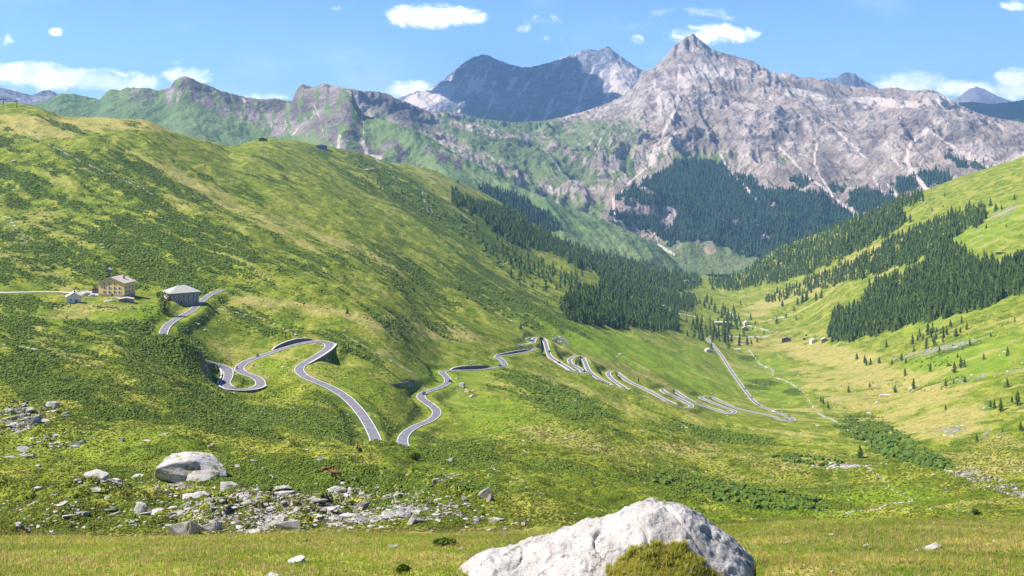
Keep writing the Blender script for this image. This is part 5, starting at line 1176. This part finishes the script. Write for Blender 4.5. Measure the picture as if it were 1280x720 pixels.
# lift pylons on the top left knob
for x, y, hp, lab in ((4,131,8,'nearer T shaped lift pylon at the top left corner of the hill'),(21,134,9,'lift pylon with a short crossarm right of the corner one')):
    p, s = at(x, y+1, 1300); r = empty('lift_pylon', p)
    bm = bmesh.new(); add_cyl(bm, (0,0,-1), (0,0,hp*s), .55*s, .4*s, 8); bm_obj('mast', bm, M_wood, r)
    bm = bmesh.new(); add_box(bm, (0,0,hp*s), (8*s if x < 10 else 4*s, .8*s, .8*s)); bm_obj('crossarm', bm, M_wood, r)
    for q in (-1,1):
        bm = bmesh.new(); add_box(bm, (q*(3 if x < 10 else 1.5)*s,0,hp*s-.9*s), (.8*s,.6*s,1.2*s)); bm_obj('pulley_block', bm, M_wood, r)
    tag(r, lab, 'pylon')

# ------------------------------------------------------------------ vehicles
def paint_mat(name, c):
    m, n = new_mat(name); b = n.surf(c, .35, spec=.5); return m
M_tyre = simple('tyre', (.02,.02,.02), .9); M_rim = simple('rim', (.5,.5,.52), .4, .8); M_lamp = simple('lamp_glass', (.75,.73,.66), .2, spec=.6); M_tail = simple('tail_lamp', (.4,.02,.02), .3)
def make_car(paint, tall=1.0, long=1.0):
    r = empty('car'); L = 4.3*long; H = 1.45*tall
    prof = [(-L/2,.35),(-L/2,.75),(-L*.46,.82*tall),(-L*.22,.90*tall),(L*.46,.95*tall),(L/2,.80),(L/2,.35)]
    bm = bmesh.new(); add_prism(bm, prof, 'y', -.86, .86)
    for v in bm.verts:
        if v.co.z > .8: v.co.y *= .94
    bmesh.ops.bevel(bm, geom=list(bm.edges), offset=.06, segments=2, affect='EDGES', profile=.6)
    body = bm_obj('body', bm, paint, r, True)
    cab = [(-L*.22,.88*tall),(-L*.08,H*.97),(L*.30,H),(L*.44,.93*tall)]
    bm = bmesh.new(); add_prism(bm, cab, 'y', -.76, .76)
    for v in bm.verts:
        if v.co.z > 1.1*tall: v.co.y *= .84
    bm_obj('window_band', bm, M_glass, r)
    bm = bmesh.new(); add_prism(bm, [(-L*.07,H*.975),(L*.30,H*1.005),(L*.30,H*1.04),(-L*.07,H*1.01)], 'y', -.64, .64); bm_obj('roof_panel', bm, paint, r)
    for x in (-L*.31, L*.30):
        for y in (-.84,.84):
            bm = bmesh.new(); add_cyl(bm, (x,y-.1,.33), (x,y+.1,.33), .33, .33, 16); wl = bm_obj('wheel', bm, M_tyre, r)
            bm = bmesh.new(); add_cyl(bm, (x,y-.115,.33), (x,y+.115,.33), .19, .19, 10); bm_obj('rim', bm, M_rim, wl)
    for y in (-.6,.6):
        bm = bmesh.new(); add_box(bm, (-L/2-.01,y,.68), (.06,.34,.15)); bm_obj('headlight', bm, M_lamp, r)
        bm = bmesh.new(); add_box(bm, (L/2+.01,y,.72), (.06,.28,.18)); bm_obj('tail_light', bm, M_tail, r)
    return r
P_dark = paint_mat('dark_paint', (.02,.022,.03)); P_white = paint_mat('white_paint', (.75,.75,.75)); P_blue = paint_mat('blue_paint', (.03,.05,.14)); P_grey = paint_mat('grey_paint', (.25,.25,.27)); P_redp = paint_mat('red_paint', (.35,.03,.03))
def on_road(o, px_, py_, side, flip=False):
    best = None
    for nm, (W, N, hw) in road_w.items():
        i = near_idx(W, px_, py_); pp = 640+F*W[i,0]/W[i,1]; rr = HY-F*W[i,2]/W[i,1]; d = math.hypot(pp-px_, rr-py_)
        if best is None or d < best[0]: best = (d, W, N, i)
    _, W, N, i = best; j = min(i+2, len(W)-1); k = max(i-2, 0); t = W[j]-W[k]
    o.location = (W[i,0]+N[i,0]*side, W[i,1]+N[i,1]*side, W[i,2]+.16)
    o.rotation_euler = (0, -math.atan2(t[2], math.hypot(t[0],t[1])), math.atan2(t[1],t[0])); 
    if flip: o.rotation_euler = (0, -o.rotation_euler[1], o.rotation_euler[2]+math.pi)
CARS = [(560,478,1.4,P_dark,'black car on the middle road just below its straight wall',1),(529,495,1.4,P_blue,'dark blue car at the left bulge of the middle road',0),(627,457,-1.3,P_blue,'blue car in the tight bend at the far end of the middle road',1),(676,425,1.2,P_blue,'blue car rounding the top of the parking bend',0),(686,440,-1.2,P_dark,'black car driving down below the parking bend',1),(700,455,1.2,P_dark,'dark car between the parking bend and the looped hairpin',0),
 (729,465,1.2,P_dark,'black car at the lower right tip of the looped hairpin',1),(782,486,-1.0,P_dark,'dark car in the sharp hairpin above the last switchbacks',0),(932,485,1.4,P_dark,'dark car halfway up the straight valley road',1),(939,497,1.4,P_redp,'red car below the dark one on the straight valley road',0),(950,507,-1.3,P_dark,'black car low on the straight valley road by the pale lay-by',0),(984,523,1.2,P_grey,'grey car at the last bend of the valley road',1)]
tmpl = {}
for x, y, sd_, pm, lab, fl in CARS:
    if pm.name in tmpl:
        index_kids(tmpl[pm.name]); o = copy_tree(tmpl[pm.name])
    else: o = tmpl[pm.name] = make_car(pm)
    on_road(o, x, y, sd_, bool(fl)); tag(o, lab, 'car', 'cars on the pass road')
def parked(x, y, pm, lab, a_, tall=1.0, long=1.0, ymin=500, cat='car'):
    o = make_car(pm, tall, long); q = hit_down(x, y, ymin); o.location = (q[0], q[1], q[2]+.05); o.rotation_euler = (0,0,math.radians(a_)); tag(o, lab, cat)
    return o
parked(115, 371, P_white, 'white car parked in the yard left of the yellow house', 20); parked(108, 369, P_grey, 'grey car parked behind the small white hut', -15)
parked(660, 425, P_white, 'white camper van parked at the top of the parking bend', 10, 1.7, 1.3, 600, 'camper van'); parked(664, 427, P_dark, 'black car parked beside the white camper van', 15, 1, 1, 600)
parked(968, 515, P_white, 'white van parked in the lay-by of the last bend', -20, 1.5, 1.15, 600, 'van')

# people on motorcycles
def skin_obj(name, verts, edges, radii, mat, parent=None, sub=1):
    me = bpy.data.meshes.new(name); me.from_pydata(verts, edges, []); o = link(bpy.data.objects.new(name, me), parent)
    md = o.modifiers.new('skin', 'SKIN'); md.use_smooth_shade = True; sv = me.skin_vertices[0].data
    for i, r_ in enumerate(radii): sv[i].radius = (r_ if isinstance(r_, tuple) else (r_, r_))
    sv[0].use_root = True; s_ = o.modifiers.new('sub', 'SUBSURF'); s_.levels = s_.render_levels = sub
    me.materials.append(mat); return o
M_leather = simple('riding_suit', (.03,.03,.035), .6); M_helm = simple('helmet_shell', (.6,.6,.6), .3)
def make_bike():
    r = empty('motorcycle')
    for x in (-.72,.72):
        bm = bmesh.new(); add_cyl(bm, (x,-.07,.32), (x,.07,.32), .32, .32, 16); wl = bm_obj('wheel', bm, M_tyre, r)
        bm = bmesh.new(); add_cyl(bm, (x,-.08,.32), (x,.08,.32), .17, .17, 10); bm_obj('rim', bm, M_rim, wl)
    bm = bmesh.new(); add_prism(bm, [(-.55,.55),(-.35,1.0),(0,.95),(.2,.78),(.85,.88),(.8,.72),(.3,.35),(-.3,.35)], 'y', -.16, .16); bm_obj('body', bm, P_dark, r)
    bm = bmesh.new(); add_cyl(bm, (-.72,0,.32), (-.45,0,1.0), .05, .05, 6); bm_obj('fork', bm, M_rim, r)
    bm = bmesh.new(); add_cyl(bm, (-.42,-.38,1.05), (-.42,.38,1.05), .03, .03, 6); bm_obj('handlebar', bm, M_tyre, r)
    bm = bmesh.new(); add_box(bm, (-.62,0,.88), (.06,.2,.16)); bm_obj('headlight', bm, M_lamp, r)
    return r
def make_rider():
    V = [(.25,0,.92),(.18,0,1.15),(.08,0,1.38),(.02,0,1.52),(-.03,0,1.62),(-.03,0,1.72)]; E = [(i,i+1) for i in range(5)]; R_ = [(.17,.15),(.15,.14),(.17,.2),(.08,.08),(.10,.10),(.10,.1)]
    for s_ in (-1,1):
        b = len(V); V += [(.06,.2*s_,1.40),(-.12,.32*s_,1.18),(-.40,.34*s_,1.08)]; E += [(2,b),(b,b+1),(b+1,b+2)]; R_ += [.075,.06,.045]
        b = len(V); V += [(.2,.14*s_,.88),(-.18,.22*s_,.74),(.05,.22*s_,.36),(-.08,.22*s_,.32)]; E += [(0,b),(b,b+1),(b+1,b+2),(b+2,b+3)]; R_ += [.11,.085,.06,.05]
    o = skin_obj('person', V, E, R_, M_leather)
    bm = bmesh.new(); bmesh.ops.create_uvsphere(bm, u_segments=14, v_segments=10, radius=.15)
    for v in bm.verts: v.co = Vector((v.co.x*1.1-.03, v.co.y, v.co.z+1.70))
    bm_obj('helmet', bm, M_helm, o, True); return o
for x, y, lab in ((205,424,'on the upper road just before it disappears behind the hump'),(325,446,'on the ramp between the two hairpins'),(295,460,'entering the lower double hairpin'),(463,557,'at the bottom of the upper road above the crest')):
    b_ = make_bike(); on_road(b_, x, y, -1.1); tag(b_, 'dark motorcycle '+lab, 'motorcycle', 'motorcycles on the upper road')
    p_ = make_rider(); p_.location = b_.location; p_.rotation_euler = b_.rotation_euler; tag(p_, 'dark rider on the bike '+lab, 'person', 'motorcycle riders')

# cows
M_cowb = simple('brown_hide', (.20,.09,.04), .9, var=.3, scale=2); M_cowt = simple('tan_hide', (.50,.33,.19), .9, var=.2, scale=2); M_horn = simple('horn', (.6,.55,.45), .5)
def make_cow(mat, lying=False):
    z = .52 if lying else 1.0
    V = [(-.0,0,z),(.45,0,z+.02),(.78,0,z+.05),(-.45,0,z),(-.8,0,z+.08),(1.08,0,z+.22),(1.28,0,z+.30),(1.50,0,z+.12),(1.62,0,z+.02)]; E = [(0,1),(1,2),(0,3),(3,4),(2,5),(5,6),(6,7),(7,8)]
    R_ = [(.34,.40),(.33,.37),(.27,.30),(.33,.37),(.24,.27),(.17,.20),(.14,.15),(.10,.10),(.08,.07)]
    for x, b0 in ((.72,2),(-.72,4)):
        for s_ in (-1,1):
            b = len(V)
            if lying: V += [(x,.25*s_,.32),(x+.32,.34*s_,.12),(x-.02,.36*s_,.07)]
            else: V += [(x,.19*s_,.66),(x+(.02 if x > 0 else -.10),.19*s_,.36),(x+(0 if x > 0 else -.02),.19*s_,.04)]
            E += [(b0,b),(b,b+1),(b+1,b+2)]; R_ += [.13,.07,.06]
    b = len(V); V += [(-1.0,0,z+.05),(-1.06,0,z-.45)]; E += [(4,b),(b,b+1)]; R_ += [.04,.04]
    for s_ in (-1,1):
        b = len(V); V += [(1.24,.24*s_,z+.38)]; E += [(6,b)]; R_ += [.05]
    o = skin_obj('cow', V, E, R_, mat)
    bm = bmesh.new()
    for s_ in (-1,1): add_cyl(bm, (1.26,.09*s_,z+.40), (1.34,.22*s_,z+.60), .03, .008, 6)
    bm_obj('horns', bm, M_horn, o, True); return o
for x, y, mt, a_, ly, lab in ((265,563,M_cowt,250,0,'light tan cow standing on the slope right of the largest boulder'),(420,597,M_cowb,170,0,'brown cow grazing on the crest above the slab field'),(407,589,M_cowb,20,1,'brown cow lying down behind the grazing one'),(446,562,M_cowb,100,0,'reddish cow standing left of the bottom of the upper road')):
    q = hit_down(x, y, 95); o = make_cow(mt, bool(ly)); k = .85; o.scale = (k,k,k); o.location = (q[0], q[1], q[2]-.04); o.rotation_euler = (0,0,math.radians(a_)); tag(o, lab, 'cow')
# wooden cable-lift line post by the crest, boundary wall stub
def field_wall(pts, label, h=1.1, th=.8, ymin=300):
    W = trace(pts, 1.0, 2.0, ymin); 
    for k in range(len(W)): W[k,2] = G.zat(W[k,0], W[k,1])
    N = side_frame(W); o = wall('field_wall', W, N, -th/2, th, h, -1.0, M_wall); tag(o, label, 'wall')
field_wall([(490,482),(500,481),(511,479)], 'short ruined field wall left of the middle road')
road_wall('mid', (569,463), (618,460), -1, 2.6, .5, 'dark cut wall along the straight part of the middle road', th=1.0, extra=.9)
road_wall('mid', (624,446), (668,437), -1, 1.7, .5, 'low dark wall behind the last leg of the middle road', th=.8, extra=.6)
print('things', round(time.time()-T0,1))

# unseen clouds, added out of view to shade the dark massif and the right ridge
M_shade_cloud = simple('shade_cloud_white', (.85,.85,.87), 1.0, var=.03, scale=.001, bump=0)
def cloud(c, size, label, seed):
    r_ = random.Random(seed); bm = bmesh.new()
    for k in range(26):
        a_ = r_.uniform(0,6.283); q = math.sqrt(r_.random()); ctr = Vector((c[0]+size[0]*q*math.cos(a_), c[1]+size[1]*q*math.sin(a_), c[2]+r_.uniform(0,1)*size[2]*(1-q))); rad = size[2]*r_.uniform(.7,1.3)
        res = bmesh.ops.create_icosphere(bm, subdivisions=2, radius=rad)
        for v in res['verts']: v.co = Vector((v.co.x*1.8, v.co.y*1.8, v.co.z*.6))+ctr
    o = bm_obj('cloud', bm, M_shade_cloud, None, True); tag(o, kind='structure'); return o
t_ = 3700; az_, el_ = math.radians(SUN_AZ), math.radians(SUN_EL); sdv = Vector((-math.sin(az_)*math.cos(el_), math.cos(az_)*math.cos(el_), math.sin(el_)))
cloud(Vector((150, 11750, 430))+sdv*t_, (640, 1750, 230), '', 5)
cloud(Vector((5200, 10400, 150))+sdv*t_, (700, 900, 200), '', 6)

# ------------------------------------------------------------------ air, sky, sun, camera
hz = empty  # (kept short)
bm = bmesh.new()
add_box(bm, (0, 9850, -270), (34000, 20300, 2040))
haze = bm_obj('haze', bm, None); tag(haze, kind='stuff')
m, n = new_mat('haze_air')
pv = n.n('ShaderNodeVolumePrincipled'); pv.inputs['Color'].default_value = (.34,.62,1.0,1); pv.inputs['Density'].default_value = 4.2e-5; pv.inputs['Anisotropy'].default_value = .1
o = n.n('ShaderNodeOutputMaterial'); n.t.links.new(pv.outputs[0], o.inputs['Volume'])
haze.data.materials.append(m)
plain.location.z = -200; haze.location.z = 210   # box spans -1080 .. 960

w_ = bpy.data.worlds.new('World'); sc.world = w_; w_.use_nodes = True
n = NT(w_.node_tree)
sky = n.n('ShaderNodeTexSky', sky_type='NISHITA'); sky.sun_disc = False
sky.sun_elevation = math.radians(SUN_EL); sky.sun_rotation = math.radians(-SUN_AZ)
sky.altitude = 2000; sky.air_density = 1.0; sky.dust_density = .1; sky.ozone_density = 3.0
tc = n.n('ShaderNodeTexCoord').outputs['Generated']
sx = n.n('ShaderNodeSeparateXYZ'); n.put(sx.inputs[0], tc)
yy = n.math('MAXIMUM', sx.outputs[1], .02)
u = n.math('DIVIDE', sx.outputs[0], yy); v = n.math('DIVIDE', sx.outputs[2], yy)
cx = n.n('ShaderNodeCombineXYZ'); n.put(cx.inputs[0], u); n.put(cx.inputs[1], n.math('MULTIPLY', v, 1.7))
nz = n.noise(cx.outputs[0], 30, 9, .68, .6); nb = n.noise(cx.outputs[0], 7, 4, .6)
CLOUDS = [(505,19,26,11,1.1),(540,21,50,14,1.25),(580,21,26,11,.9),(35,94,55,15,1.3),(95,99,66,13,1.25),(150,102,64,12,1.1),(235,95,34,11,1.05),(20,112,40,6,.6),(8,50,12,8,.75),(72,40,12,5,.6),(420,11,10,5,.5),(680,26,26,9,.55),(660,36,14,6,.5),
 (890,44,52,13,1.1),(870,50,30,9,.6),(515,112,34,11,1.15),(330,122,28,6,.75),(1140,103,50,13,1.3),(1195,108,44,11,1.1),(1268,106,28,18,1.1),(1220,49,22,6,.45),(1270,5,20,8,.7),(795,50,10,7,.55),(355,100,10,7,.4),(220,78,14,4,.4),(1090,104,20,6,.5),(1000,88,50,6,.25),(20,88,40,10,.8),(1300,100,40,10,.8),(-60,95,60,14,.9),(1380,60,60,14,.8),(860,18,160,10,.30),(780,30,70,10,.25),(690,48,40,5,.35)]
acc = None
for (x, y, rx, ry, st) in CLOUDS:
    du = n.math('MULTIPLY', n.math('SUBTRACT', u, (x-640)/F), F/rx); dv = n.math('MULTIPLY', n.math('SUBTRACT', v, (HY-y)/F), F/ry)
    d2 = n.math('ADD', n.math('MULTIPLY', du, du), n.math('MULTIPLY', dv, dv))
    e = n.math('MULTIPLY', n.math('SUBTRACT', 1.0, n.math('MULTIPLY', d2, .5), clamp=True), st)
    acc = e if acc is None else n.math('MAXIMUM', acc, e)
cl = n.math('ADD', acc, n.math('MULTIPLY', n.math('SUBTRACT', nz, .5), 2.7))
cl = n.math('MULTIPLY', n.ramp(cl, .25, 1.15), n.ramp(acc, .08, .42))
wisp = n.math('MULTIPLY', n.ramp(nb, .5, .8), n.ramp(v, .02, .09, .35, .12))
cl = n.math('MAXIMUM', cl, wisp)
cl = n.math('MULTIPLY', cl, n.ramp(sx.outputs[1], .3, .5))
cloudc = n.mix(n.ramp(nz, .35, .65), (9.5,10.4,11.8), (14.5,14.5,14.6))
skyc = n.mix(cl, n.mix(1.0, sky.outputs[0], (.66,.88,1.2), 'MULTIPLY'), cloudc)
bg = n.n('ShaderNodeBackground'); n.put(bg.inputs[0], skyc); bg.inputs[1].default_value = .074
o = n.n('ShaderNodeOutputWorld'); n.t.links.new(bg.outputs[0], o.inputs[0])
w_.cycles.sampling_method = 'MANUAL'; w_.cycles.sample_map_resolution = 256

sd = bpy.data.lights.new('sun', 'SUN'); sd.energy = 5.0; sd.angle = math.radians(.53); sd.color = (1.0, .95, .87)
so = bpy.data.objects.new('sun', sd); link(so)
az, el = math.radians(SUN_AZ), math.radians(SUN_EL)
tosun = Vector((-math.sin(az)*math.cos(el), math.cos(az)*math.cos(el), math.sin(el)))
so.rotation_euler = tosun.to_track_quat('Z', 'Y').to_euler()

cd = bpy.data.cameras.new('camera'); cam = bpy.data.objects.new('camera', cd); link(cam)
cd.sensor_width = 36; cd.lens = F/1280*36; cd.shift_y = -(360-HY)/1280
cam.rotation_euler = (math.radians(90), 0, 0); cd.clip_start = .1; cd.clip_end = 90000
sc.camera = cam
sc.view_settings.view_transform = 'Standard'; sc.view_settings.look = 'None'; sc.view_settings.exposure = 1.0; sc.view_settings.gamma = 1
sc.render.engine = 'CYCLES'
cy = sc.cycles
cy.use_denoising = True; cy.denoiser = 'OPENIMAGEDENOISE'
cy.max_bounces = 4; cy.diffuse_bounces = 2; cy.glossy_bounces = 1; cy.transmission_bounces = 2; cy.volume_bounces = 0; cy.transparent_max_bounces = 4
cy.use_adaptive_sampling = True; cy.adaptive_threshold = .015
cy.caustics_reflective = False; cy.caustics_refractive = False
print('script', round(time.time()-T0,1))
